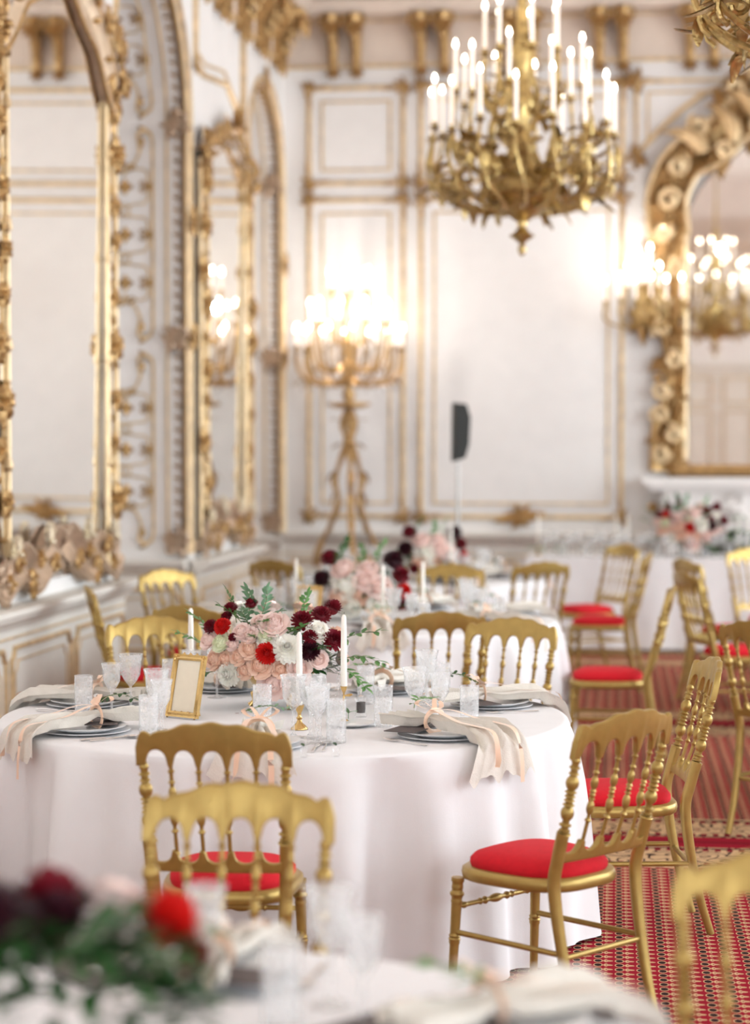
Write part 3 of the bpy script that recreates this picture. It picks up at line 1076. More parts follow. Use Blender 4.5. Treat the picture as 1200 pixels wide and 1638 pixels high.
def make_chair(label):
    root = thing('banquet_chair', label, 'chair')
    g = loft(G(), [chair_outline(.97, .412), chair_outline(1.0, .417), chair_outline(1.015, .430), chair_outline(1.0, .446), chair_outline(.97, .451)])
    obj('seat', g, M['chair'], root)
    g = loft(G(), [chair_outline(.87, .443), chair_outline(.905, .458), chair_outline(.90, .473), chair_outline(.84, .488), chair_outline(.68, .500), chair_outline(.4, .507), chair_outline(.1, .509)])
    obj('cushion', g, M['red'], root)
    for s_ in (-1, 1):
        # rear leg runs up into the turned back post
        g = G()
        key = [(-.30, 0), (-.262, .12), (-.228, .27), (-.205, .44), (-.222, .53), (-.2435, .607)]
        pts = [(s_ * (.172 + .02 * (z / .58)), y, z) for y, z in smooth_path(key, 5)]
        g.tube(pts, [.0135 + .006 * min(1, p[2] / .4) for p in pts], 10, True, 1.0)
        obj('leg', g, M['chair'], root)
        g = G()
        N_ = 90
        pts, rs = [], []
        for i in range(N_ + 1):
            t = i / N_
            z = .602 + .228 * t
            pts.append((s_ * (.190 + .008 * t), back_y(.2, z), z))
            rs.append(max(.0105, turned(t, [(0, .03, .021), (.05, .02, .017), (.12, .02, .019), (.27, .10, .0195), (.38, .018, .018), (.435, .018, .0165), (.49, .018, .0165), (.545, .018, .018), (.66, .10, .0195), (.78, .018, .016), (.86, .02, .0165), (.95, .05, .014)])))
        g.tube(pts, rs, 12)
        obj('back_post', g, M['chair'], root)
        # front leg: turned head, tapering shaft with a ring
        g = G()
        pts, rs = [], []
        for i in range(81):
            t = i / 80
            z = .415 * (1 - t)
            pts.append((s_ * (.178 + .012 * t), .178 + .02 * t, z))
            base = .0175 - .006 * t
            rs.append(max(base, turned(t, [(.02, .02, .021), (.07, .02, .019), (.12, .03, .0225), (.17, .015, .019), (.43, .012, .020), (.455, .012, .021), (.48, .012, .019)])) if t > .02 else .02)
        g.tube(pts, rs, 12)
        obj('leg', g, M['chair'], root)
        g = G().tube([(s_ * .184, .186, .25), (s_ * .182, 0, .25), (s_ * .181, -.225, .25)], .009, 8)
        obj('side_stretcher', g, M['chair'], root)
    pts, rs = [], []
    for i in range(61):
        t = i / 60
        pts.append((-.18 + .36 * t, .185, .325))
        rs.append(max(.0075, turned(t, [(.5, .09, .0135), (.36, .02, .013), (.64, .02, .013), (.3, .02, .011), (.7, .02, .011), (.1, .03, .011), (.9, .03, .011)])))
    obj('front_stretcher', G().tube(pts, rs, 10), M['chair'], root)
    obj('rear_stretcher', G().tube([(-.18, -.232, .24), (0, -.232, .24), (.18, -.232, .24)], .009, 8), M['chair'], root)
    SX = [-.119, -.0397, .0397, .119]
    ends = [-.199] + SX + [.199]
    for x in SX:
        pts, rs = [], []
        N_ = 80
        for i in range(N_ + 1):
            t = i / N_
            z = .568 + .262 * t
            xx = x * (.95 + .05 * t)
            pts.append((xx, back_y(xx, z), z))
            rs.append(max(.0058, turned(t, [(0, .03, .010), (.26, .02, .0108), (.40, .085, .0118), (.50, .014, .0105), (.545, .014, .0098), (.59, .014, .0105), (.68, .075, .0115), (.80, .016, .0105), (.92, .018, .0105)])))
        obj('spindle', G().tube(pts, rs, 10), M['chair'], root)

    def rail(top, bot, th, n=110, x0=-.217, x1=.217):
        loops = []
        for i in range(n + 1):
            x = x0 + (x1 - x0) * i / n
            zt, zb = top(x), bot(x)
            xc = max(-.2, min(.2, x))
            e = min(.0045, (zt - zb) * .25)
            loops.append([(x, back_y(xc, z) + k * th, z) for k, z in ((.5, zt), (.93, zt - e * .6), (1, zt - e * 1.5), (1, zb + e * 1.5), (.93, zb + e * .6), (.5, zb), (-.5, zb), (-.93, zb + e * .6), (-1, zb + e * 1.5), (-1, zt - e * 1.5), (-.93, zt - e * .6), (-.5, zt))])
        return loft(G(), loops)

    def crest_top(x):
        u = abs(x) / .217
        z = .912 + .038 * (1 - min(1, u / .80) ** 2.0)
        z += .003 * cos(abs(x) / .0794 * 2 * PI) * (1 if u < .8 else 0)
        if u > .80:
            z = .912 + .010 * sin(PI * min(1, (u - .80) / .20)) - .034 * max(0, (u - .90) / .10) ** 2.5
        return z

    def arches(x, lo, hi):
        for i in range(5):
            a, b = ends[i], ends[i + 1]
            d = abs(x - (a + b) / 2) / ((b - a) / 2 - .007)
            if d < 1:
                return lo + (hi - lo) * (1 - d ** 2.4) ** .5
        return lo
    obj('crest_rail', rail(crest_top, lambda x: arches(x, .818, .870) if abs(x) < .196 else .822, .0105), M['chair'], root)
    obj('lower_rail', rail(lambda x: .580 - arches(x, 0, .036), lambda x: .515, .010, 80, -.186, .186), M['chair'], root)
    return root


chair0 = make_chair('large sharp gold chair with red seat, turned three-quarters, right of the main table')


def place_chair(x, y, tx, ty, label, group=None, first=[True], rz=None):
    if rz is None:
        rz = math.atan2(ty - y, tx - x) - PI / 2
    if first[0]:
        first[0] = False
        chair0.location, chair0.rotation_euler = (x, y, 0), (0, 0, rz)
        if group:
            chair0['group'] = group
        return chair0
    return dup(chair0, (x, y, 0), rz, label, group)


T1, T2, T3, T0, T4, T5 = (-1.32, 7.27), (-1.56, 11.27), (-1.75, 14.75), (-.86, 2.9), (1.62, 10.35), (1.75, 13.4)
place_chair(-.351, 6.237, 0, 0, None, rz=rad(52.7))                                  # J
place_chair(-1.235, 5.93, T1[0] + .02, T1[1], 'gold chair seen squarely from behind, its back half hidden by another chair back')   # A
place_chair(-.925, 4.28, -.88, 3.2, 'nearest gold chair, its wide blurred back overlapping the chair behind it')  # B
place_chair(.235, 3.64, .22, 2.6, 'blurred gold chair in the bottom right corner, only arches and spindles showing')  # C
place_chair(-.15, 7.46, 0, 0, 'gold chair behind the big three-quarter chair, seen edge-on with red seat showing', rz=rad(100))  # I
place_chair(-.755, 8.78, *T1, 'gold chair facing us across the table, right of the crystal glasses')  # E
place_chair(-2.06, 8.66, *T1, 'pale shining gold chair left of the tall candle behind the picture frame')  # F
place_chair(-2.48, 6.45, *T1, 'gold chair cut by the left edge, only its red seat corner showing')  # left edge
place_chair(-1.07, 9.72, T2[0] + .1, T2[1], 'gold chair with its back to us left of the facing pair, at the second table')  # D
place_chair(-2.09, 9.93, *T2, 'gold chair back rising behind the pale shining chair')  # G
place_chair(-2.70, 10.90, *T2, 'gold chair seen from the side against the panelled dado')  # H
place_chair(-.28, 11.25, *T2, 'gold chair in profile with red seat, right of the second table')  # L
place_chair(-2.70, 12.1, *T2, 'blurred gold chair by the second recess, left of the single tall candle', 'blurred chairs beyond the second table')
place_chair(-1.35, 12.72, *T2, 'blurred pale gold chair back beyond the burgundy bouquet', 'blurred chairs beyond the second table')
place_chair(-.95, 13.66, *T3, 'blurred gold chair back at the near right of the third table')
place_chair(-.42, 14.6, *T3, 'blurred gold chair with red seat right of the third table')
place_chair(-.55, 15.58, *T3, 'farther of the two overlapping blurred chairs before the head table')
place_chair(-2.35, 13.7, *T3, 'blurred gold chair at the near left of the third table')
place_chair(.621, 9.348, 0, 0, 'tall gold chair at the right edge, its curved rear leg on the tan border', rz=rad(-42))  # K
place_chair(.44, 12.62, 0, 0, 'nearer of the two overlapping gold chairs in front of the white head table', rz=rad(-70))  # M
place_chair(.45, 14.0, 0, 0, 'farther of the two overlapping gold chairs in front of the white head table', rz=rad(-66))  # N
place_chair(.80, 15.0, *T5, 'far gold chair cut by the right edge before the head table')  # O


# ------------------------------------------------------------------ tables
def round_table(c, label, R=1.0, drop=.735, seed=1, group=None):
    root = thing('round_table', label, 'table', (c[0], c[1], 0), 0, group)
    obj('tabletop', G().lathe([(0, .70), (R - .03, .70), (R - .03, .735), (0, .735)], 40), M['dado'], root, False)
    obj('table_leg', G().lathe([(.25, 0), (.25, .03), (.04, .06), (.04, .70)], 16), M['steel'], root)
    rd = random.Random(seed)
    ph = [rd.uniform(0, 6.28) for _ in range(6)]

    def fold(a):
        f = .4 * sin(9 * a + ph[0]) + .45 * sin(16 * a + ph[1] + .8 * sin(2 * a)) + .4 * sin(27 * a + ph[2] + sin(3 * a))
        f = math.copysign(abs(f) ** .8, f)
        return f
    g = G()
    seg = 220
    prof = [(0, .75, 0), (R * .5, .75, 0), (R - .02, .75, 0), (R - .006, .748, 0), (R + .001, .741, .02), (R + .006, .72, .16), (R + .012, .66, .42), (R + .02, .55, .66), (R + .03, .40, .85), (R + .04, .2, 1.0), (R + .05, .75 - drop, 1.1)]
    for r, z, k in prof:
        for i in range(seg):
            a = 2 * PI * i / seg
            rr = r + k * .070 * fold(a)
            g.v.append((rr * cos(a), rr * sin(a), z))
    for j in range(len(prof) - 1):
        for i in range(seg):
            p, q = j * seg + i, j * seg + (i + 1) % seg
            if j == 0:
                if i % 1 == 0:
                    g.f.append((p, p + seg, q + seg))
            else:
                g.f.append((p, p + seg, q + seg, q))
    obj('tablecloth', g, M['cloth'], root)
    return root


round_table(T1, 'main round table in focus with white floor-length cloth and flower centrepiece', 1.0, .735, 3)
round_table(T0, 'nearest table, its blurred white cloth filling the bottom edge', 1.02, .735, 5)
round_table(T2, 'second round table behind the main one, under the burgundy and white bouquet', 1.0, .735, 8)
round_table(T3, 'third round table, blurred, between the second table and the speaker stand', .92, .735, 13)
round_table(T4, 'white-clothed table just outside the right edge beside the tall gold chair', 1.0, .735, 17)
round_table(T5, 'far right white-clothed table behind the pair of gold chairs', 1.0, .735, 18)
# head table
HX0, HX1, HY0, HY1 = -1.10, 3.4, 17.1, 17.85
root = thing('head_table', 'long head table with smooth white cloth in front of the fireplace', 'table', ((HX0 + HX1) / 2, (HY0 + HY1) / 2, 0))
g = G()
cx, cy = (HX0 + HX1) / 2, (HY0 + HY1) / 2
hw, hd = (HX1 - HX0) / 2, (HY1 - HY0) / 2
per = [(-hw + 2 * hw * i / 120, -hd) for i in range(120)] + [(hw, -hd + 2 * hd * i / 20) for i in range(20)] + [(hw - 2 * hw * i / 120, hd) for i in range(120)] + [(-hw, hd - 2 * hd * i / 20) for i in range(20)]
lo = []
for z, k in ((.77, 0), (.755, .0), (.5, .4), (.2, .9), (.03, 1.1)):
    lo.append([(x * (1 + .006 * k) + 0, y * (1 + .05 * k) + (.012 * k * sin(x * 17) * (1 if y < 0 else -1) if abs(y) >= hd - 1e-6 else 0), z) for x, y in per])
loft(g, lo[::-1], False, True)
obj('tablecloth', g, M['cloth'], root)
obj('tabletop', G().box(-hw + .02, -hd + .02, .72, hw - .02, hd - .02, .75), M['dado'], root, False)


# ------------------------------------------------------------------ tableware prototypes
def goblet_mesh(name, h, rb, rr, material, flare=1.0, seg=16):
    """stemmed glass: foot, knopped stem, bowl with wall thickness"""
    st = h * .46
    prof = [(0, 0), (rb, 0), (rb, .002), (rb * .4, .006), (.005, .014), (.0042, st * .45), (.0075, st * .52), (.0042, st * .6), (.0045, st * .92), (.010, st),
            (rr * .55, st + h * .07), (rr * .86, st + h * .18), (rr * .92, st + h * .30), (rr * .95, st + h * .42), (rr * flare, h), (rr * flare - .0012, h), (rr * .93, st + h * .42), (rr * .89, st + h * .28), (rr * .80, st + h * .18), (rr * .45, st + h * .075), (0, st + .006)]
    return G().lathe(prof, seg).mesh(name, material)


GOB = goblet_mesh('goblet', .205, .036, .040, M['crystal'], 1.12)
WIN_ = goblet_mesh('wine_glass', .180, .033, .034, M['crystal'], 1.12)
FLU = goblet_mesh('flute', .225, .033, .030, M['crystal'], 1.1)
TUM = G().lathe([(0, 0), (.030, 0), (.0315, .004), (.033, .140), (.0318, .140), (.0300, .012), (0, .011)], 20).mesh('tumbler', M['crystal'])
PLA = G().lathe([(0, .004), (.07, .004), (.075, 0), (.085, .003), (.135, .016), (.137, .019), (.132, .019), (.088, .008), (.06, .007), (0, .007)], 40).mesh('dinner_plate', M['plate'])
M['chg'] = mat('pale_glazed_charger', srgb(228, 228, 230), 0.35, 0.0)
CHG = G().lathe([(0, .0), (.10, .0), (.150, .009), (.151, .012), (.105, .004), (0, .004)], 40).mesh('charger_plate', M['chg'])
BPL = G().lathe([(0, 0), (.05, 0), (.082, .010), (.083, .013), (.052, .005), (0, .005)], 32).mesh('side_plate', M['plate'])
MEN = G().box(-.055, -.11, 0, .055, .11, .003).mesh('menu_card', M['menu'], False)


def fork_mesh():
    g = G().tube([(0, 0, .003), (0, .06, .004), (0, .13, .007)], [.0045, .003, .0025], 6, True, .5)
    g.add([(-.010, .135, .006), (.010, .135, .006), (.011, .155, .004), (-.011, .155, .004), (-.010, .135, .008), (.010, .135, .008), (.011, .155, .006), (-.011, .155, .006)],
          [(0, 3, 2, 1), (4, 5, 6, 7), (0, 1, 5, 4), (1, 2, 6, 5), (2, 3, 7, 6), (3, 0, 4, 7)])
    for x in (-.009, -.003, .003, .009):
        g.tube([(x, .153, .005), (x, .175, .004), (x, .20, .008)], [.0016, .0014, .0008], 5)
    return g.mesh('fork', M['silver'])


def knife_mesh():
    g = G().tube([(0, 0, .004), (0, .05, .005), (0, .09, .004)], [.006, .005, .004], 6, True, .6)
    g.add([(-.004, .09, .002), (.004, .09, .002), (.009, .13, .002), (.007, .19, .002), (-.004, .215, .002), (-.004, .09, .005), (.004, .09, .005), (.009, .13, .003), (.007, .19, .003), (-.004, .215, .003)],
          [(0, 1, 2, 3, 4), (9, 8, 7, 6, 5), (0, 5, 6, 1), (1, 6, 7, 2), (2, 7, 8, 3), (3, 8, 9, 4), (4, 9, 5, 0)])
    return g.mesh('knife', M['silver'])


def spoon_mesh():
    g = G().tube([(0, 0, .003), (0, .06, .004), (0, .125, .008)], [.0045, .003, .0025], 6, True, .5)
    g.grid(lambda u, v: ((v - .5) * .038 * sin(PI * min(.98, max(.02, u))) ** .6, .125 + .055 * u, .009 - .007 * sin(PI * u) * (1 - (2 * v - 1) ** 2)), 9, 7)
    return g.mesh('spoon', M['silver'])


FOR_, KNI, SPO = fork_mesh(), knife_mesh(), spoon_mesh()


def leaf_grid(g, p, d, up, ln, w, curl=.3):
    """one leaf blade as a folded 5x3 patch from p along d"""
    p, d, up = Vector(p), Vector(d).normalized(), Vector(up)
    s_ = d.cross(up)
    if s_.length < 1e-4:
        s_ = d.cross(Vector((1, 0, 0)))
    s_.normalize()
    up = s_.cross(d)
    n0 = len(g.v)
    for i in range(5):
        t = i / 4
        ww = w * .5 * sin(PI * (.06 + .90 * t)) ** .8
        c = p + d * (ln * t) - up * (curl * ln * t * t)
        for k in (-1, 0, 1):
            g.v.append(tuple(c + s_ * ww * k + up * (.12 * ww * abs(k))))
    for i in range(4):
        for k in range(2):
            a = n0 + i * 3 + k
            g.f.append((a, a + 1, a + 4, a + 3))
    return g


def sprig_geo(n, ln, lw, seed, arch=.35, lift=.0):
    rd = random.Random(seed)
    st, lf = G(), G()
    pts = []
    for i in range(n + 1):
        t = i / n
        pts.append((.15 * ln * sin(t * 3 + seed), ln * t, lift + .008 + ln * arch * .5 * sin(PI * t * .8)))
    st.tube(pts, [.0018 - .001 * i / n for i in range(n + 1)], 5)
    for i in range(1, n + 1):
        for s_ in (-1, 1):
            d = (s_ * (1.0 + rd.uniform(-.2, .2)), .7 + rd.uniform(-.3, .3), rd.uniform(-.2, .6))
            leaf_grid(lf, pts[i], d, (0, 0, 1), lw * rd.uniform(.8, 1.2) * (1.1 - .4 * i / n), lw * .42, rd.uniform(.0, .4))
    leaf_grid(lf, pts[-1], (0, 1, .2), (0, 0, 1), lw, lw * .42)
    return st, lf


def make_sprig(label, n=6, ln=.15, lw=.04, seed=1, mt='leaf'):
    st, lf = sprig_geo(n, ln, lw, seed)
    o = thing('herb_sprig', label, 'greenery')
    obj('stem', st, M['stem'], o)
    obj('leaves', lf, M[mt], o)
    return o


def make_napkin(label, drape=.12, seed=1, ribbon=True):
    """linen gathered by a ribbon on the plate, one end fanning over the table edge (edge at y=0, inward +y)"""
    rd = random.Random(seed)
    root = thing('napkin', label, 'napkin')
    ph = [rd.uniform(0, 6) for _ in range(4)]
    yt = .26
    L_ = .42 + drape

    def fn(u, v):
        s_ = .44 - L_ * u                       # distance in from the rim
        d = abs(s_ - yt)
        w = .028 + .072 * min(1, d / .22) ** .8
        if s_ > yt:
            w *= .8
        x = (v - .5) * 2 * w + .015 * sin(s_ * 9 + ph[3])
        fold = (.007 + .014 * min(1, d / .12)) * (sin(v * 19 + ph[0] + 1.5 * u) + .6 * sin(v * 33 + ph[1] + 2 * u))
        z = .028 + .016 * math.exp(-(d / .05) ** 2) + fold + .012 * (1 - (2 * v - 1) ** 2)
        if s_ < .04:
            ang = min(1, (.04 - s_) / .05)
            over = max(0.0, -s_ + .0)
            return (x * (1 + .4 * over / .1), max(s_, -.034 - .15 * over) if s_ > -.034 else -.034 - .15 * (over - .034), z * (1 - .35 * ang) - max(0, over - .01) * .96 - .004 * ang)
        return (x, s_, max(.022, z))
    g = G().grid(fn, 40, 34)
    o = obj('linen', g, M['napkin'], root)
    if ribbon:
        r = G()

        def strip(pts, w):
            n0 = len(r.v)
            for i, p in enumerate(pts):
                a, b = Vector(pts[max(0, i - 1)]), Vector(pts[min(len(pts) - 1, i + 1)])
                d = (b - a).normalized()
                s2 = d.cross(Vector((0, 0, 1)))
                s2 = s2.normalized() if s2.length > .2 else Vector((1, 0, 0))
                r.v += [tuple(Vector(p) - s2 * w), tuple(Vector(p) + s2 * w)]
            r.f += [(n0 + 2 * i, n0 + 2 * i + 1, n0 + 2 * i + 3, n0 + 2 * i + 2) for i in range(len(pts) - 1)]
        r.tube([(.044 * cos(a), yt, .042 + .036 * sin(a)) for a in [2 * PI * i / 18 for i in range(19)]], .009, 6, False, .35)
        for s_ in (-1, 1):
            strip(smooth_path([(0, yt, .078), (s_ * .03, yt - .05, .080), (s_ * .05 + .01, yt - .14, .058), (s_ * .055 + .02, .05, .05), (s_ * .05 + .02, -.03, .035), (s_ * .055 + .02, -.055, -.04), (s_ * .06 + .015, -.06, -.10 - .03 * s_)], 5), .009)
            strip(smooth_path([(0, yt, .079), (s_ * .03, yt + .03, .11), (s_ * .055, yt + .03, .10), (s_ * .035, yt + .005, .085), (0, yt, .078)], 5), .008)
        obj('ribbon', r, M['ribbon'], root, label='peach silk ribbon tied round the linen')
    return root


P_nap = [make_napkin('x', .12, 1), make_napkin('x', .05, 2), make_napkin('x', .16, 4)]
P_spr = [make_sprig('x', 6, .13, .042, 3), make_sprig('x', 7, .15, .034, 9, 'leafdark'), make_sprig('x', 8, .14, .028, 5, 'leaf2')]


def put(name, mesh, mx, label, cat, group=None, scale=1.0):
    o = bpy.data.objects.new(name, mesh)
    COL.objects.link(o)
    loc, rot, _ = mx.decompose()
    o.location = loc
    o.rotation_euler = rot.to_euler()
    if scale != 1.0:
        o.scale = (scale,) * 3
    return tag(o, label, cat, group)


def putroot(root, mx, label, group=None):
    loc, rot, _ = mx.decompose()
    return dup(root, loc, rot.to_euler().z, label, group)


def seat_matrix(c, R, ang, z=.75):
    """origin on the rim at the given angle, +y towards the centre"""
    a = rad(ang)
    return Matrix.Translation((c[0] + R * cos(a), c[1] + R * sin(a), z)) @ Matrix.Rotation(a + PI / 2, 4, 'Z')


T = Matrix.Translation


def RZ(d):
    return Matrix.Rotation(rad(d), 4, 'Z')


def setting(c, R, ang, who, nap=0, spr=0, glasses=True, group=None, cut=True, menu=25):
    S = seat_matrix(c, R, ang)
    e = T((0, 0, .001))

    def lab(s_):
        return s_ + ' ' + who
    gp = (lambda s_: s_ + ' ' + group) if group else (lambda s_: None)
    put('charger_plate', CHG, S @ T((0, .22, .001)), lab('silver-rimmed charger'), 'plate', gp('chargers'))
    put('dinner_plate', PLA, S @ T((0, .22, .006)), lab('white dinner plate'), 'plate', gp('plates'))
    put('menu_card', MEN, S @ T((-.05, .31, .026)) @ RZ(menu), lab('charcoal menu card'), 'menu', gp('menus'))
    putroot(P_nap[nap], S @ T((0, 0, .008)), lab('linen napkin with peach ribbon'), gp('napkins'))
    putroot(P_spr[spr], S @ T((-.06, .30, .088)) @ RZ(-75), lab('green sprig on napkin'), gp('sprigs'))
    if cut:
        put('fork', FOR_, S @ T((-.185, .11, .001)), lab('silver fork'), 'cutlery', gp('forks'))
        put('knife', KNI, S @ T((.185, .11, .001)), lab('silver knife'), 'cutlery', gp('knives'))
        put('spoon', SPO, S @ T((.215, .13, .001)), lab('silver spoon'), 'cutlery', gp('spoons'))
    if glasses:
        put('goblet', GOB, S @ T((.09, .44, .001)), lab('largest cut-crystal goblet'), 'glass', gp('goblets'))
        put('wine_glass', WIN_, S @ T((.18, .41, .001)), lab('smaller cut-crystal wine glass'), 'glass', gp('wine glasses'))
        put('tumbler', TUM, S @ T((.24, .33, .001)), lab('straight cut-crystal tumbler'), 'glass', gp('tumblers'))


# ------------------------------------------------------------------ flowers
def petal(g, base, d, up, ln, w, cup, nseg=3):
    """cupped petal patch"""
    p, d, up = Vector(base), Vector(d).normalized(), Vector(up).normalized()
    s_ = d.cross(up).normalized()
    up = s_.cross(d)
    n0 = len(g.v)
    for i in range(nseg + 1):
        t = i / nseg
        ww = w * .5 * (sin(PI * (.12 + .72 * t)) ** .7)
        c = p + d * (ln * t) + up * (-cup * ln * t * t)
        for k in (-1, 0, 1):
            g.v.append(tuple(c + s_ * ww * k + up * (cup * .25 * ww * abs(k) * -1)))
    for i in range(nseg):
        for k in range(2):
            a = n0 + i * 3 + k
            g.f.append((a, a + 1, a + 4, a + 3))


def rose_mesh(name, mt, seed, layers=6, open_=1.0):
    """unit-radius rose facing +z: tight heart, cupped outer petals"""
    rd = random.Random(seed)
    g = G()
    g.ball((0, 0, -.15), .62, 10, 6, .9)
    for L in range(layers):
        t = L / (layers - 1)
        n = 3 + L
        r = .08 + .52 * t
        for k in range(n):
            a = 2 * PI * (k + .37 * L) / n + rd.uniform(-.15, .15)
            tilt = (.10 + .95 * t * open_) + rd.uniform(-.08, .08)
            o = Vector((cos(a), sin(a), 0))
            d = Vector((0, 0, 1)) * cos(tilt) + o * sin(tilt)
            b = o * r + Vector((0, 0, -.30 + .15 * (1 - t)))
            up = o * cos(tilt) - Vector((0, 0, 1)) * sin(tilt)
            petal(g, b, d, -up, (.70 - .02 * L), (.50 + .42 * t), -.35 if t < .7 else .05)
    return g.mesh(name, M[mt])


def dahlia_mesh(name, mt, seed, rows=6, npet=11, pw=.30, sphere=1.0):
    rd = random.Random(seed)
    g = G()
    g.ball((0, 0, -.12), .55, 10, 6, .9)
    for L in range(rows):
        el = rad(88 - (88 + 10 * sphere) * (L + .3) / rows)       # elevation from the plane
        n = max(4, int(npet * cos(el * .8)) + 2)
        for k in range(n):
            a = 2 * PI * (k + .5 * (L % 2)) / n + rd.uniform(-.1, .1)
            o = Vector((cos(a), sin(a), 0))
            d = o * cos(el) + Vector((0, 0, 1)) * sin(el)
            up = -o * sin(el) + Vector((0, 0, 1)) * cos(el)
            petal(g, d * .36 + Vector((0, 0, -.12)), d, up, .66 * rd.uniform(.92, 1.05), pw, -.12)
    return g.mesh(name, M[mt])


ROSE = {k: rose_mesh('rose', k, i) for i, k in enumerate(('blush', 'peach', 'white', 'greenwhite'))}
DAHL = {'burgundy': dahlia_mesh('dahlia', 'burgundy', 3, 7, 14, .28), 'white': dahlia_mesh('white_dahlia', 'white', 5, 8, 19, .27), 'scarlet': dahlia_mesh('scarlet_dahlia', 'scarlet', 6, 9, 23, .22, 1.2),
        'plum': dahlia_mesh('pompom', 'plum', 8, 9, 17, .20, 2.0)}
BOWL_PROF = [(0, .052), (.03, .05), (.06, .055), (.095, .075), (.115, .105), (.120, .122), (.124, .125), (.124, .132), (.118, .132), (.108, .105), (.08, .075), (0, .07)]


def make_bowl(label, loc, s_=1.0):
    b = thing('footed_bowl', label, 'bowl', loc)
    obj('bowl', G().lathe([(r * s_, z * s_) for r, z in BOWL_PROF], 32), M['brass'], b)
    wv = G()
    for i in range(48):
        a = 2 * PI * i / 48
        for h in (1, -1):
            wv.tube([(.122 * s_ * cos(a), .122 * s_ * sin(a), .105 * s_), (.126 * s_ * cos(a + h * .1), .126 * s_ * sin(a + h * .1), .13 * s_)], .0012, 4, False)
    obj('wicker_rim', wv, M['brass'], b, stuff=True)
    for k in range(3):
        a = rad(-60 + 120 * k)
        obj('foot', G().tube([(.07 * s_ * cos(a), .07 * s_ * sin(a), .06 * s_), (.10 * s_ * cos(a), .10 * s_ * sin(a), .045 * s_), (.095 * s_ * cos(a), .095 * s_ * sin(a), .02 * s_), (.11 * s_ * cos(a), .11 * s_ * sin(a), .002)], [.014, .011, .008, .012], 8), M['brass'], b)
    return b


def bouquet(label, loc, flowers, sprigs, rz=0, cat='flowers'):
    """flowers: (kind, colour, x, y, z, radius) about the bowl's centre; each faces outwards"""
    root = thing('flower_arrangement', label, cat, loc, rz)
    dome = G()
    rd = random.Random(5)
    for i in range(260):
        a, e = rd.uniform(0, 2 * PI), rd.uniform(-.3, 1.4)
        r = rd.uniform(.55, .95)
        p = (.24 * r * cos(a) * cos(e), .15 * r * sin(a) * cos(e), .15 + .13 * r * sin(e))
        leaf_grid(dome, p, (cos(a), sin(a), rd.uniform(-.2, .8)), (0, 0, 1), .055, .028, rd.uniform(0, .5))
    obj('foliage', dome, M['leafdark'], root, stuff=True)
    for k, (kind, colr, x, y, z, r) in enumerate(flowers):
        me = {'rose': ROSE, 'dahlia': DAHL}[kind][colr]
        o = obj({'rose': 'rose', 'dahlia': 'dahlia'}[kind], me, None, root, label={'plum': 'near-black pompom', 'scarlet': 'scarlet dahlia', 'burgundy': 'burgundy dahlia', 'white': 'cream flower', 'blush': 'blush rose', 'peach': 'peach rose', 'greenwhite': 'green-white bud'}[colr])
        n = Vector((x / .30, y / .2, (z - .14) / .2))
        if n.length < .1:
            n = Vector((0, -1, .5))
        n = (n.normalized() + Vector((0, -.25, .15))).normalized()
        o.location = (x, y, z)
        o.rotation_mode = 'QUATERNION'
        o.rotation_quaternion = n.to_track_quat('Z', 'Y')
        o.scale = (r * 1.12,) * 3
    for k, (x, y, z, dx, dy, dz, ln, mt) in enumerate(sprigs):
        st, lf = sprig_geo(7, ln, ln * .30, k + 2, .25)
        q = Vector((dx, dy, dz)).normalized().to_track_quat('Y', 'Z').to_matrix().to_4x4()
        m_ = T((x, y, z)) @ q
        s2 = obj('sprig', lf.xf(m_), M[mt], root)
        obj('stem', st.xf(m_), M['stem'], s2)
    return root


# main centrepiece: (kind, colour, zoom px x, y, r) read off in a local frame, 1590 units per metre
RAW = [('dahlia', 'burgundy', 240, 225, 42), ('dahlia', 'burgundy', 365, 195, 36), ('dahlia', 'burgundy', 225, 275, 34), ('dahlia', 'burgundy', 140, 335, 45),
       ('dahlia', 'burgundy', 675, 300, 62), ('dahlia', 'burgundy', 770, 260, 56), ('dahlia', 'burgundy', 730, 392, 42), ('dahlia', 'burgundy', 855, 405, 62), ('dahlia', 'burgundy', 285, 400, 26),
       ('dahlia', 'plum', 730, 470, 54), ('dahlia', 'scarlet', 215, 335, 48), ('dahlia', 'scarlet', 488, 488, 60),
       ('rose', 'blush', 525, 318, 72), ('rose', 'blush', 430, 300, 42), ('rose', 'blush', 125, 410, 52), ('rose', 'blush', 335, 362, 46), ('rose', 'blush', 385, 385, 46),
       ('rose', 'peach', 388, 462, 56), ('rose', 'peach', 320, 510, 46), ('rose', 'peach', 170, 525, 54), ('rose', 'peach', 235, 520, 40), ('rose', 'peach', 355, 585, 48),
       ('rose', 'peach', 450, 555, 68), ('rose', 'peach', 565, 578, 46), ('rose', 'blush', 520, 665, 76), ('rose', 'blush', 675, 570, 58), ('rose', 'blush', 280, 437, 36),
       ('rose', 'greenwhite', 210, 425, 52), ('rose', 'white', 545, 395, 42), ('dahlia', 'white', 605, 465, 80), ('dahlia', 'white', 265, 608, 66), ('rose', 'white', 770, 350, 56),
       ('rose', 'blush', 780, 515, 48), ('rose', 'white', 472, 425, 36), ('rose', 'greenwhite', 480, 385, 38), ('rose', 'blush', 690, 620, 40)]
FL = []
for kind, colr, px, py, r in RAW:
    x = (px - 505) / 1590
    z = .385 - (py - 165) / 1590 + .0
    q = 1 - (x / .33) ** 2 - ((z - .17) / .24) ** 2
    y = -.20 * math.sqrt(max(0.02, q)) + (.02 if z > .3 else 0)
    FL.append((kind, colr, x, y, z - .16 * y, r / 1590))
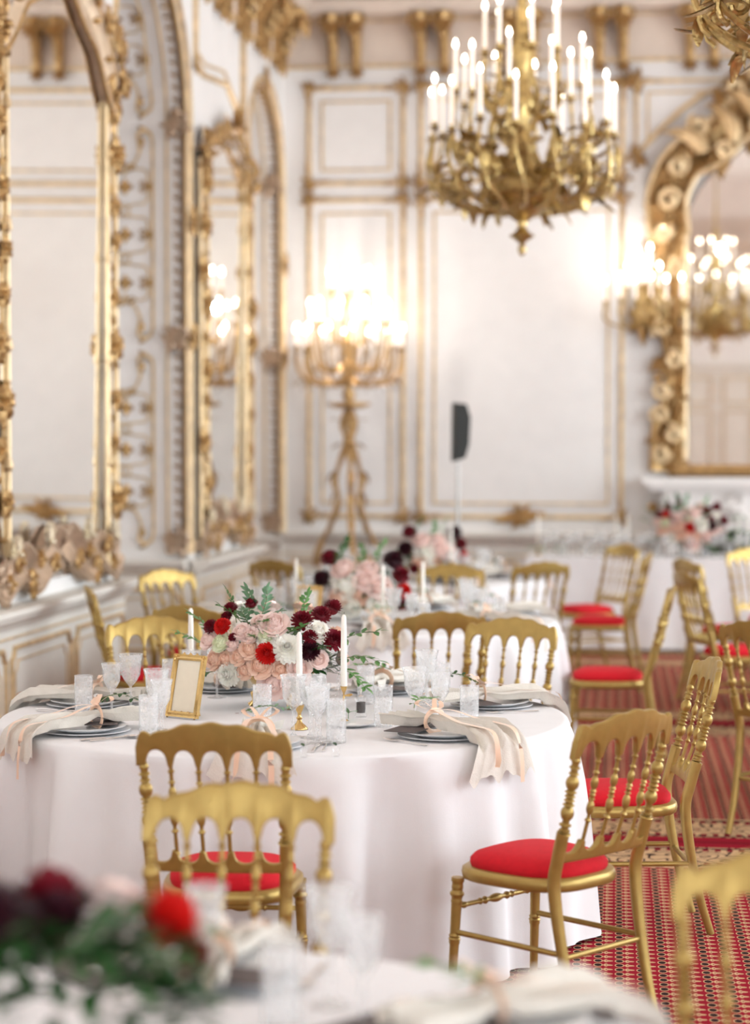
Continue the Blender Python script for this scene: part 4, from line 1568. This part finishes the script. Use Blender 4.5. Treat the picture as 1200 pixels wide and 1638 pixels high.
for i in range(14):     # the side turned away from the camera
    a = rad(20 + 140 * i / 13)
    k = [('rose', 'blush'), ('rose', 'peach'), ('dahlia', 'burgundy'), ('rose', 'white')][i % 4]
    FL.append((k[0], k[1], .24 * cos(a), .16 * sin(a), .17 + .09 * (i % 3), .036))
SPR_ = [(-.10, -.06, .30, -.2, -.4, 1, .13, 'leaf2'), (-.06, -.05, .31, .3, -.3, 1, .12, 'leaf2'), (-.12, -.08, .28, -.7, -.4, .7, .12, 'leaf'), (-.02, -.08, .29, .6, -.6, .5, .11, 'leaf2'), (-.09, -.10, .29, 0, -.9, .6, .11, 'leaf2'),
        (-.16, -.02, .30, -.4, -.2, 1, .12, 'leaf'), (-.06, -.10, .27, .2, -.8, .3, .12, 'leaf'),
        (.20, -.05, .22, 1, -.2, .25, .17, 'leaf'), (.22, -.06, .17, 1, -.3, -.05, .16, 'leaf'), (.22, -.08, .14, .9, -.4, -.5, .14, 'leaf'), (.11, -.03, .30, .2, -.2, 1, .11, 'leaf'),
        (.05, -.12, .24, .5, -.6, .4, .12, 'leaf'), (-.04, -.15, .23, -.3, -.8, .3, .1, 'leaf'), (.12, -.14, .20, .6, -.7, .2, .12, 'leafdark'),
        (-.26, -.05, .2, -1, -.2, .5, .12, 'leaf'), (-.22, -.1, .13, -.8, -.5, -.4, .12, 'leafdark'), (-.26, -.04, .26, -.8, 0, .7, .1, 'leaf'), (.1, -.16, .10, .5, -.6, -.6, .11, 'leafdark')]
BX, BY = -1.38, 7.50
make_bowl('antique brass footed bowl with wicker rim holding the main bouquet', (BX, BY, .751))
main_b = bouquet('main bouquet of blush roses, burgundy and scarlet dahlias in focus', (BX, BY, .752), FL, SPR_)


def dup_bouquet(label, c, rz, z=.752, sc=1.0):
    make_bowl('brass bowl under the ' + label, (c[0], c[1], z - .001), sc)
    return dup(main_b, (c[0], c[1], z), rz, label, None, sc)


FL2 = [('dahlia', 'burgundy', -.17, -.08, .33, .05), ('dahlia', 'plum', -.21, -.10, .22, .05), ('rose', 'blush', -.10, -.12, .28, .055), ('rose', 'white', -.08, -.15, .19, .06), ('rose', 'peach', -.01, -.15, .14, .055),
       ('rose', 'blush', .03, -.15, .22, .055), ('rose', 'white', .11, -.14, .08, .06), ('rose', 'blush', .11, -.14, .18, .06), ('rose', 'blush', .04, -.1, .28, .05), ('dahlia', 'plum', .17, -.06, .32, .055),
       ('dahlia', 'burgundy', .21, -.08, .24, .05), ('dahlia', 'scarlet', .23, -.09, .16, .04), ('dahlia', 'burgundy', .22, -.1, .09, .035), ('rose', 'white', -.05, -.16, .07, .05), ('dahlia', 'burgundy', -.16, -.14, .08, .035), ('rose', 'peach', -.12, -.15, .12, .045)]
SP2 = [(-.12, -.08, .28, .3, -.2, 1, .15, 'leafdark'), (-.2, -.1, .1, -.6, -.5, -.2, .14, 'leafdark'), (-.1, -.17, .02, -.3, -.7, .1, .14, 'leafdark'), (.0, -.17, .06, .1, -.9, .0, .12, 'leafdark'),
       (.2, -.1, .05, .6, -.5, .1, .14, 'leafdark'), (.1, -.05, .3, .3, -.2, 1, .12, 'leaf'), (-.22, -.1, .16, -1, -.3, .3, .12, 'leafdark'), (.0, -.1, .3, -.1, -.3, 1, .1, 'leaf')]
make_bowl('brass bowl of the second table, under the blurred bouquet', (T2[0] - .05, T2[1], .751))
b2 = bouquet('second bouquet, blurred, white and blush with burgundy dahlias at both sides', (T2[0] - .05, T2[1], .752), FL2, SP2)
make_bowl('brass bowl of the third table', (-1.63, 14.6, .751))
dup(b2, (-1.63, 14.6, .752), .5, 'third bouquet, smaller in view, left of the speaker stand')
make_bowl('brass bowl of the head table, below the mirror', (.24, 17.45, .771))
dup(main_b, (.24, 17.45, .772), 0, 'head table bouquet under the carved mirror, blurred pink and white', None, 1.15)
# nearest bouquet, bottom left corner
FL0 = [('dahlia', 'plum', -.13, .10, .25, .06), ('dahlia', 'burgundy', -.04, .12, .27, .055), ('dahlia', 'plum', -.08, .0, .26, .06), ('rose', 'blush', .05, .16, .27, .045), ('dahlia', 'scarlet', .135, .12, .245, .052), ('dahlia', 'burgundy', .175, .10, .20, .035),
       ('dahlia', 'burgundy', -.2, .05, .25, .05), ('dahlia', 'plum', -.02, .08, .25, .05)]
SP0 = [(.0, .02, .20, .5, .3, .15, .16, 'leafdark'), (.05, .0, .20, .8, .0, .0, .14, 'leafdark'), (-.05, .0, .21, -.3, .3, .2, .15, 'leafdark'), (.1, .0, .18, 1, .2, -.2, .13, 'leafdark'), (.02, -.05, .21, .3, .2, .2, .14, 'leafdark'),
       (.08, .05, .20, .4, .6, .0, .1, 'leafdark'), (-.16, .1, .24, -.3, .4, .8, .10, 'leaf2'), (.0, .1, .22, .2, .5, .2, .12, 'leafdark')]
make_bowl('brass bowl of the nearest bouquet', (T0[0], T0[1] - .02, .751), .7)
bouquet('nearest bouquet, heavily blurred in the bottom left corner, scarlet and dark dahlias', (T0[0], T0[1] - .02, .762), FL0, SP0)


# ------------------------------------------------------------------ candles
def candle(label, x, y, z, h=.25, r=.0115, group=None):
    c = thing('taper_candle', label, 'candle', (x, y, z), 0, group)
    obj('wax', G().lathe([(r * .8, 0), (r, .01), (r * .92, h * .6), (r * .75, h * .955), (r * .4, h * .99), (.001, h)], 14), M['wax'], c)
    obj('wick', G().tube([(0, 0, h - .002), (.0005, 0, h + .004), (.001, 0, h + .008)], .0007, 4), M['black'], c)


CANDLESTICK = G().lathe([(0, 0), (.029, 0), (.029, .004), (.022, .012), (.011, .022), (.007, .032), (.011, .038), (.006, .044), (.0065, .055), (.012, .066), (.0165, .078), (.0165, .082), (.011, .082), (0, .078)], 20).mesh('candlestick', M['brass'])


def stick_candle(lab, x, y, z=.751, h=.25, group=None, hs=1.0):
    o = put('candlestick', CANDLESTICK, T((x, y, z)), 'brass stick under ' + lab, 'candlestick', (group + ' sticks') if group else None)
    o.scale = (1, 1, hs)
    candle(lab, x, y, z + .078 * hs + .001, h, .0115, group)


stick_candle('white taper in front of the main bouquet, on the short turned stick', -1.205, 6.91)
# thin stem stick on a small saucer
X2, Y2 = -1.075, 7.05
put('saucer', BPL, T((X2 + .03, Y2 - .03, .751)), 'small white saucer carrying the thin-stemmed candle holder', 'saucer')
g = G().lathe([(0, .010), (.018, .010), (.012, .014), (.003, .018), (.003, .075), (.008, .08), (.003, .085), (.0035, .105), (.010, .118), (.0125, .128), (.009, .128), (0, .122)], 12)
g.tube([(.0, 0, .095), (.02, 0, .098), (.03, .0, .10)], [.002, .006, .002], 6)
tag(obj('candle_holder', g, M['brass']), 'thin-stemmed bronze candle holder on a saucer right of the bouquet', 'candle holder').location = (X2, Y2, .754)
candle('white taper on the thin-stemmed holder, right of the bouquet', X2, Y2, .754 + .124, .25)
stick_candle('white taper standing behind the gold picture frame', -1.83, 8.02, h=.235)
for lab, px, py in (('tall white taper at the left of the second table', -1.97, 11.2), ('white taper in front of the second bouquet', -1.43, 10.72), ('white taper at the right of the second bouquet', -1.26, 11.05)):
    stick_candle(lab, px, py)
candle('tall white taper of the third table, level with the speaker stand foot', -1.42, 14.15, .896, .27)
put('candlestick', CANDLESTICK, T((-1.42, 14.15, .751)), 'brass candlestick of the third table', 'candlestick').scale = (1, 1, 1.85)
for i, px in enumerate((-1.02, -.38, -.28, .62, .70)):
    stick_candle(['white taper at the left end of the head table', 'left of the close pair of tapers on the head table', 'right of the close pair of tapers on the head table', 'white taper left of the dark hearth on the head table', 'white taper nearest the right edge on the head table'][i], px, 17.35 + .1 * (i % 2), .771, .27)


# ------------------------------------------------------------------ main table objects
def frame_card(lab, x, y, z, rz, w=.115, h=.185):
    f = thing('picture_frame', lab, 'picture frame', (x, y, z), rz)
    tilt = Matrix.Rotation(rad(-13), 4, 'X') @ mbasis((1, 0, 0), (0, 0, 1), (0, -1, 0))
    g = G().sweep(rect(-w / 2, 0.0, w / 2, h)[::-1], [(-.010, 0), (-.010, .010), (-.004, .014), (.003, .009), (.010, .012), (.010, 0)], True)
    for a, b in rect(-w / 2, 0, w / 2, h):
        g.cluster((a, b), .014, 3, .008, 5)
    for a in (-.03, 0, .03):
        g.blade((a, h + .004), PI / 2, .014, .02, .006, 0, .006)
        g.blade((a, -.002), PI / 2, .014, .02, .006, 0, .01)
    g.v = [tuple(p) for p in g.v]
    obj('gilt_frame', g.xf(T((0, 0, .012)) @ tilt), M['brass'], f)
    obj('card', G().box(-w / 2 + .004, .004, .002, w / 2 - .004, h - .004, .006).xf(T((0, 0, .012)) @ tilt), M['card'], f, False)
    obj('easel_leg', G().box(-.012, .0, -.004, .012, h * .8, 0).xf(T((0, .075, .0)) @ Matrix.Rotation(rad(16), 4, 'X') @ mbasis((1, 0, 0), (0, 0, 1), (0, -1, 0))), M['brass'], f, False)


frame_card('ornate gold frame with cream card standing left of the main bouquet', -1.655, 7.13, .751, rad(-28), .125, .20)
frame_card('ornate gold frame with cream card on the second table, blurred', -1.83, 10.75, .751, rad(-10), .12, .19)

PX = [  # (mesh, name, x, y, label)
    (TUM, 'tumbler', -1.345, 6.98, 'crystal tumbler in front of the bowl, left of the near candle'),
    (TUM, 'tumbler', -.935, 7.02, 'front crystal tumbler of the two right of the pepper mill'),
    (TUM, 'tumbler', -1.08, 7.62, 'rear crystal tumbler of the two beside the sprig, right of the bouquet'),
    (GOB, 'goblet', -1.135, 6.72, 'tall crystal goblet overlapping the right side of the bouquet'),
    (WIN_, 'wine_glass', -1.095, 6.60, 'slender crystal glass in front of the tall goblet, beside the candle'),
]
for me, nm, x, y, lb in PX:
    put(nm, me, T((x, y, .751)), lb, 'glass')
mill = thing('pepper_mill', 'small glass pepper mill filled with dark peppercorns', 'pepper mill', (-1.045, 7.25, .751))
obj('glass_body', G().lathe([(0, 0), (.020, 0), (.022, .004), (.020, .012), (.0175, .02), (.0175, .055), (.022, .062), (.022, .067), (.010, .072), (0, .072)], 18), M['glass'], mill)
obj('peppercorns', G().lathe([(0, .014), (.0145, .015), (.0155, .03), (.0155, .052), (0, .054)], 14), M['pepper'], mill)
obj('silver_top', G().lathe([(.009, .070), (.010, .074), (.003, .078), (.003, .088), (.005, .092), (.0045, .098), (0, .10)], 12), M['silver'], mill)
for i, (x, y, lb) in enumerate(((-1.085, 6.30, 'left'), (-.99, 6.33, 'right'))):
    d = thing('place_card_holder', 'tiny crystal holder with a green leaf, %s one by the near rim' % lb, 'place card holder', (x, y, .751))
    obj('crystal_ball', G().lathe([(0, 0), (.010, 0), (.012, .006), (.006, .012), (.010, .02), (.012, .026), (.008, .033), (0, .034)], 12), M['glass'], d)
    g = G()
    for q in range(3):
        leaf_grid(g, (0, 0, .033), (cos(q * 2.1), sin(q * 2.1), .8), (0, 0, 1), .02, .012)
    obj('leaf', g, M['leafdark'], d)
g = G()
leaf_grid(g, (0, 0, .002), (1, .2, 0), (0, 0, 1), .016, .012, 0)
tag(obj('petal', g, M['burgundy']), 'fallen burgundy petal on the cloth between frame and bowl', 'petal').location = (-1.50, 7.27, .7505)
g = G()
leaf_grid(g, (0, 0, .03), (-.3, -.3, .5), (0, 0, 1), .05, .04, .2)
leaf_grid(g, (0, 0, .03), (.6, -.3, .3), (0, 0, 1), .04, .03, .2)
g.tube([(0, 0, .001), (0, 0, .015), (0, 0, .031)], .0012, 5)
tag(obj('loose_leaf', g, M['leaf']), 'loose green leaf beside the thin-stemmed candle holder', 'leaf').location = (-1.07, 7.12, .751)

SETS = [(-86, 'at the seat behind the stacked near chair backs', 0, 2, 35), (-38, 'in front of the big three-quarter chair', 2, 0, -70), (25, 'at the rim before the edge-on chair', 0, 1, -80),
        (70, 'before the chair facing us on the right', 1, 0, -85), (118, 'before the pale shining chair', 1, 1, 85), (168, 'at the left rim nearest the wall', 2, 1, 70), (222, 'at the near left rim by the picture edge', 0, 1, 60)]
for ang, who, nap, spr, men in SETS:
    setting(T1, 1.0, ang, who, nap, spr, True, None, True, men)
W2 = ['behind the chair back turned to us', 'at the near right rim', 'by the profile chair', 'at the far right rim', 'at the far rim beyond the bouquet', 'at the left rim near the dado', 'at the near left rim']
for k in range(7):
    setting(T2, 1.0, -80 + 360 * k / 7, W2[k] + ' of the second table', k % 2, k % 3, True, 'of the second table', False, 60)
W3 = ['at the near right', 'by the rightmost chair', 'at the far right', 'at the far left', 'at the left end', 'at the near left']
for k in range(6):
    setting(T3, .92, -60 + 60 * k, W3[k] + ' of the third table', k % 2, k % 3, True, 'of the third table', False, 60)
for ang, who in ((86, 'on the nearest table by the two chair backs'), (40, 'at the nearest table corner beside the carpet')):
    setting(T0, 1.02, ang, who, 0, 2 if ang > 60 else 0, False, None, True, 80)
for x, y, me, nm, lb in ((-.80, 3.62, WIN_, 'wine_glass', 'blurred crystal glass overlapping the red seat of the near chair'), (-.56, 3.52, GOB, 'goblet', 'big blurred goblet left of the dark menu corner'), (-.49, 3.42, WIN_, 'wine_glass', 'blurred glass right of the big blurred goblet'),
                         (-.62, 3.38, TUM, 'tumbler', 'blurred tumbler in front of the big goblet'), (-1.06, 3.52, GOB, 'goblet', 'blurred goblet above the dark dahlias in the corner')):
    put(nm, me, T((x, y, .751)), lb, 'glass')
put('menu_card', MEN, T((-.42, 3.42, .753)) @ RZ(-35), 'dark menu card at the bottom edge of the nearest table', 'menu', None, 1.4)
put('menu_card', MEN, T((-1.05, 3.72, .753)) @ RZ(40), 'dark menu card beside the nearest bouquet', 'menu', None, 1.3)
for k in range(26):
    x = -.95 + 1.55 * k / 25 * 1.05
    me, nm, gp = ((WIN_, 'wine_glass', 'wine glasses'), (GOB, 'goblet', 'goblets'), (TUM, 'tumbler', 'tumblers'))[k % 3]
    if abs(x - .24) > .3 or True:
        put(nm, me, T((x, 17.22 + .05 * (k % 3), .771)), 'blurred crystal %s in the row along the head table' % nm.replace('_', ' '), 'glass', gp + ' along the head table')
for k, x in enumerate((-.82, -.95, .95)):
    putroot(P_spr[0], T((x, 17.3, .79)) @ RZ(40 * k), ('green sprig lying left of the head table bouquet', 'green sprig at the very left end of the head table', 'green sprig right of the head table bouquet')[k]).scale = (1.6,) * 3
for r_ in P_nap + P_spr:     # the patterns themselves are not part of the room
    for ch in list(r_.children):
        bpy.data.objects.remove(ch)
    bpy.data.objects.remove(r_)


# ------------------------------------------------------------------ lights of the room
BULB = G().lathe([(.004, 0), (.010, .012), (.012, .022), (.009, .036), (.003, .050), (0, .056)], 10).mesh('bulb', M['bulb'])
CND = {}


def electric_candle(root, x, y, z, h=.26, r=.013, bs=1.0):
    key = (h, r)
    if key not in CND:
        CND[key] = G().lathe([(r, 0), (r, h), (r * .4, h + .004)], 10).mesh('candle', M['sleeve'])
    c = obj('candle', CND[key], None, root)
    c.location = (x, y, z)
    b = obj('bulb', BULB, None, c)
    b.location = (0, 0, h)
    b.scale = (bs,) * 3
    return c


def cup_geo(g, x, y, z, s_=1.0):
    g.lathe([(.004, -.03 * s_), (.020 * s_, -.022 * s_), (.009 * s_, -.01 * s_), (.034 * s_, 0), (.036 * s_, .006), (.012, .004), (.016, .02), (.016, .03)], 10, (x, y, z))
    for q in range(5):
        a = 2 * PI * q / 5
        leaf_grid(g, (x, y, z - .03), (cos(a), sin(a), .6), (0, 0, 1), .055 * s_, .03, .3)
    return g


def leafy(g, p, d, ln, w, curl):
    """thick bronze acanthus leaf"""
    leaf_grid(g, p, d, (0, 0, 1), ln, w, curl)
    leaf_grid(g, (p[0], p[1], p[2] - .006), d, (0, 0, 1), ln * .96, w * .95, curl)
    return g


def make_chandelier(label, loc, zb):
    """zb: height of the finial tip; everything is local to that point"""
    R_ = thing('chandelier', label, 'chandelier', (loc[0], loc[1], zb))
    stem = G().lathe([(0, 0), (.018, .02), (.030, .05), (.014, .08), (.035, .10), (.085, .135), (.05, .155), (.025, .19), (.035, .215), (.03, .24)], 20)
    obj('finial', stem, M['bronze'], R_)
    body = G().lathe([(.03, .22), (.10, .27), (.20, .33), (.27, .40), (.25, .46), (.15, .50), (.10, .56), (.07, .62)], 24, wob=lambda a, z: 1 + .06 * sin(8 * a))
    obj('bowl', body, M['bronze'], R_)
    sh = G().lathe([(.07, .60), (.10, .70), (.06, .78), (.05, .86), (.09, .95), (.10, 1.0), (.05, 1.08), (.04, 1.2), (.075, 1.3), (.05, 1.42), (.03, 1.6), (.045, 1.7), (.02, 1.8), (.02, 2.1)], 18)
    obj('stem', sh, M['bronze'], R_)
    H_ = ZC - zb
    obj('chain', G().tube([(0, 0, 2.05), (0, 0, (2.05 + H_) / 2), (0, 0, H_)], .014, 6), M['bronze'], R_)
    obj('ceiling_rose', G().lathe([(0, H_ - .1), (.08, H_ - .08), (.16, H_ - .001)], 16), M['bronze'], R_)
    rd = random.Random(4)
    orn = G()
    for k in range(110):
        a = rd.uniform(0, 2 * PI)
        z = rd.uniform(.30, .80)
        r = .30 + .22 * sin(PI * (z - .2) / .75) * rd.uniform(.3, 1.1)
        p = (r * cos(a), r * sin(a), z)
        leafy(orn, p, (cos(a + rd.uniform(-1.2, 1.2)), sin(a + rd.uniform(-1.2, 1.2)), rd.uniform(-1.2, 1.2)), rd.uniform(.10, .20), rd.uniform(.05, .09), rd.uniform(-.9, .9))
    for k in range(30):
        a = rd.uniform(0, 2 * PI)
        z = rd.uniform(.86, 1.5)
        r = rd.uniform(.05, .16)
        leafy(orn, (r * cos(a), r * sin(a), z), (cos(a), sin(a), rd.uniform(-.6, 1)), rd.uniform(.07, .13), .05, rd.uniform(-.9, .9))
    obj('acanthus_foliage', orn, M['bronze'], R_, stuff=True)
    tiers = [(16, .585, .76, .40, .34), (10, .43, 1.0, .62, .3), (7, .24, 1.30, .95, .2)]
    for ti, (n, R, zc, zr, dip) in enumerate(tiers):
        for k in range(n):
            a = 2 * PI * (k + .3 * ti) / n
            dz = .05 * ((k % 2) if ti < 2 else 0)
            u = Vector((cos(a), sin(a), 0))
            w_ = Vector((-sin(a), cos(a), 0))
            key = [(.08, zr + .05, 0), (R * .4, zr - .10 * (1 if ti < 2 else .3), .02), (R * .72, zr - .06, .05), (R * .98, zr + .06, .03), (R * 1.04, (zr + zc) / 2 + .02, 0), (R, zc + dz - .03, 0)]
            pts = [tuple(u * r + w_ * o + Vector((0, 0, z))) for r, z, o in smooth_path(key, 4)]
            g = G().tube(pts, [.019 - .008 * i / len(pts) for i in range(len(pts))], 7)
            # C-scroll under the arm
            cpt = Vector(pts[len(pts) // 2])
            sp = []
            for q in range(16):
                t = q / 15
                rr = (.085 if ti < 2 else .05) * (1 - .75 * t)
                an = -1.2 + t * 7.2
                sp.append(tuple(cpt + u * (rr * cos(an)) + Vector((0, 0, .06 + rr * sin(an)))))
            g.tube(sp, .011, 6)
            for q in (4, 8, 12, 15):
                if q < len(pts):
                    leafy(g, pts[q], u * rd.uniform(-.4, 1) + w_ * rd.uniform(-.8, .8) + Vector((0, 0, rd.uniform(-1, .7))), rd.uniform(.08, .14), .055, rd.uniform(-.8, .8))
            cup_geo(g, R * cos(a), R * sin(a), zc + dz)
            obj('arm', g, M['bronze'], R_)
            electric_candle(R_, R * cos(a), R * sin(a), zc + dz + .02)
    return R_


ch1 = make_chandelier('large gilt bronze chandelier with tiers of lit candles hanging in full view', (-.90, 13.5), 2.90)
lamp_light((-.90, 13.5, 4.35), 30, size=.05)
dup(ch1, (.71, 8.05, 2.86), .4, 'second bronze chandelier, only its left arms showing in the top right corner')
lamp_light((.77, 8.05, 4.35), 22, size=.05)


def wall_sconce(label, a, z, mx, n=9, w=.30):
    rt = thing('wall_sconce', label, 'wall light', tuple(mx @ Vector((a, z, 0))))
    inv_ = Matrix.Translation(tuple(-(mx @ Vector((a, z, 0))))) @ mx
    g = G().cluster((a, z - .12), .16, 4, .03, 9)
    g.blade((a, z), -PI / 2, .40, .14, .07, 0, .05)
    g.blade((a, z - .05), PI / 2, .30, .12, .07, 0, .05)
    obj('back_plate', g.xf(inv_), M['gilt'], rt)
    for k in range(n):
        row = 0 if k < 2 else (1 if k < 5 else 2)
        cnt, i = ((2, k), (3, k - 2), (n - 5, k - 5))[row]
        t = (i / (cnt - 1) - .5) * 2
        x = a + t * w * (.17, .42, 1.0)[row]
        zz = z + (.24, .10, -.02)[row] + .02 * (i % 2)
        c_ = .28 + .14 * math.sqrt(max(0, 1 - t * t)) * (row / 2 + .3)
        arm = G().tube([tuple(p) for p in smooth_path([(a, z - .14, .05), (a + (x - a) * .4, z - .22, c_ * .6), (x, zz - .14, c_), (x, zz - .02, c_)], 4)], .011, 6)
        obj('arm', arm.xf(inv_), M['bronze'], rt)
        p = inv_ @ Vector((x, zz, c_))
        cup = G()
        cup_geo(cup, *p, .8)
        obj('drip_cup', cup, M['bronze'], rt)
        electric_candle(rt, p.x, p.y, p.z + .01, .17, .011, 1.2)
    return rt


wall_sconce('gilt wall sconce with a crowd of lit candles left of the carved mirror', -.17, 2.93, MF, 11, .33)
lamp_light((-.17, YF - .5, 3.35), 10, size=.04)
wall_sconce('matching gilt wall sconce right of the carved mirror, outside the frame', 2.3, 2.93, MF, 11, .33)
lamp_light((2.3, YF - .5, 3.35), 10, size=.04)

# standing girandole at the left of the far wall
GX, GY = -2.72, 18.15
gr = thing('standing_girandole', 'tall gilt standing candelabrum with crystals on a tripod, glowing by the far left corner', 'candelabrum', (GX, GY, 0))
for k in range(3):
    a = rad(-90 + 120 * k) + .25
    u = Vector((cos(a), sin(a), 0))
    key = [(.02, 2.0), (.06, 1.85), (.03, 1.7), (.10, 1.5), (.14, 1.35), (.10, 1.2), (.17, 1.0), (.30, .75), (.32, .5), (.22, .3), (.33, .06), (.38, .02)]
    pts = [tuple(u * r + Vector((0, 0, z))) for r, z in smooth_path(key, 4)]
    g = G().tube(pts, [.02 + .012 * sin(i * .5) ** 2 for i in range(len(pts))], 7)
    for q in range(3, len(pts), 5):
        leafy(g, pts[q], u + Vector((0, 0, 1 - .1 * q)), .13, .07, .6)
    obj('tripod_leg', g, M['gilt'], gr)
obj('plate', G().lathe([(0, 2.0), (.10, 2.0), (.19, 2.03), (.19, 2.05), (.05, 2.06), (0, 2.06)], 20), M['gilt'], gr)
obj('stem', G().lathe([(.035, 2.05), (.06, 2.12), (.03, 2.2), (.05, 2.3), (.025, 2.4), (.06, 2.5), (.03, 2.6), (.03, 2.95), (.01, 3.0)], 14), M['gilt'], gr)
obj('mid_ring', G().lathe([(.25, .62), (.28, .66), (.25, .70), (.22, .66), (.25, .62)], 24), M['gilt'], gr)
CRY = G().lathe([(0, 0), (.016, .03), (.010, .06), (0, .08)], 6)
cry_mesh = CRY.mesh('crystal_drop', M['glass'])
for ti, (n, R, zc, zr) in enumerate(((14, .47, 2.52, 2.30), (10, .34, 2.74, 2.42), (6, .18, 3.02, 2.66))):
    for k in range(n):
        a = 2 * PI * (k + .4 * ti) / n
        u = Vector((cos(a), sin(a), 0))
        pts = [tuple(u * r + Vector((0, 0, z))) for r, z in smooth_path([(.03, zr), (R * .4, zr - .10), (R * .85, zr - .04), (R, zc - .12), (R, zc - .03)], 3)]
        g = G().tube(pts, .012, 6)
        leafy(g, pts[6], u, .10, .05, .7)
        cup_geo(g, R * cos(a), R * sin(a), zc, .8)
        obj('arm', g, M['gilt'], gr)
        electric_candle(gr, R * cos(a), R * sin(a), zc + .01, .14, .011, 1.25)
        o = obj('crystal_drop', cry_mesh, None, gr)
        o.location = (R * .9 * cos(a), R * .9 * sin(a), zr - .16)
for k in range(10):
    a = 2 * PI * k / 10
    o = obj('crystal_drop', cry_mesh, None, gr)
    o.location = (.22 * cos(a), .22 * sin(a), .5)
for lx in (-.2, .2):
    lamp_light((GX + lx, GY - .3, 2.86), 14, size=.04)

# speaker on its pole
SX_, SY_ = -1.545, 16.02
sp = thing('loudspeaker', 'slim black loudspeaker tilted on a pole before the far wall', 'speaker', (SX_, SY_, 1.56), rad(12))
g = G().add([(-.055, -.10, 0), (.035, -.10, .03), (.035, .08, .03), (-.055, .08, 0), (-.05, -.10, .45), (.045, -.10, .44), (.045, .08, .44), (-.05, .08, .45), (.075, -.10, .34), (.075, .08, .34), (.065, -.10, .13), (.065, .08, .13)],
            [(0, 3, 2, 1), (4, 5, 6, 7), (0, 1, 10, 8, 5, 4), (3, 7, 6, 9, 11, 2), (0, 4, 7, 3), (1, 2, 11, 10), (10, 11, 9, 8), (8, 9, 6, 5)])
obj('cabinet', g, M['black'], sp, False)
obj('grille', G().box(-.046, -.108, .03, .036, -.10, .43), M['steel'].copy() if False else M['black'], sp, False)
st = thing('speaker_stand', 'thin grey pole stand carrying the black loudspeaker', 'stand', (SX_ - .01, SY_, 0))
obj('pole', G().tube([(0, 0, .35), (0, 0, 1.0), (0, 0, 1.55)], [.019, .017, .014], 10), M['steel'], st)
obj('collar', G().lathe([(.028, .95), (.03, .97), (.03, 1.03), (.02, 1.05)], 12), M['black'], st)
for k in range(3):
    a = 2 * PI * k / 3 + .3
    obj('leg', G().tube([(.0, 0, .75), (.2 * cos(a), .2 * sin(a), .4), (.42 * cos(a), .42 * sin(a), .01)], .011, 8), M['steel'], st)
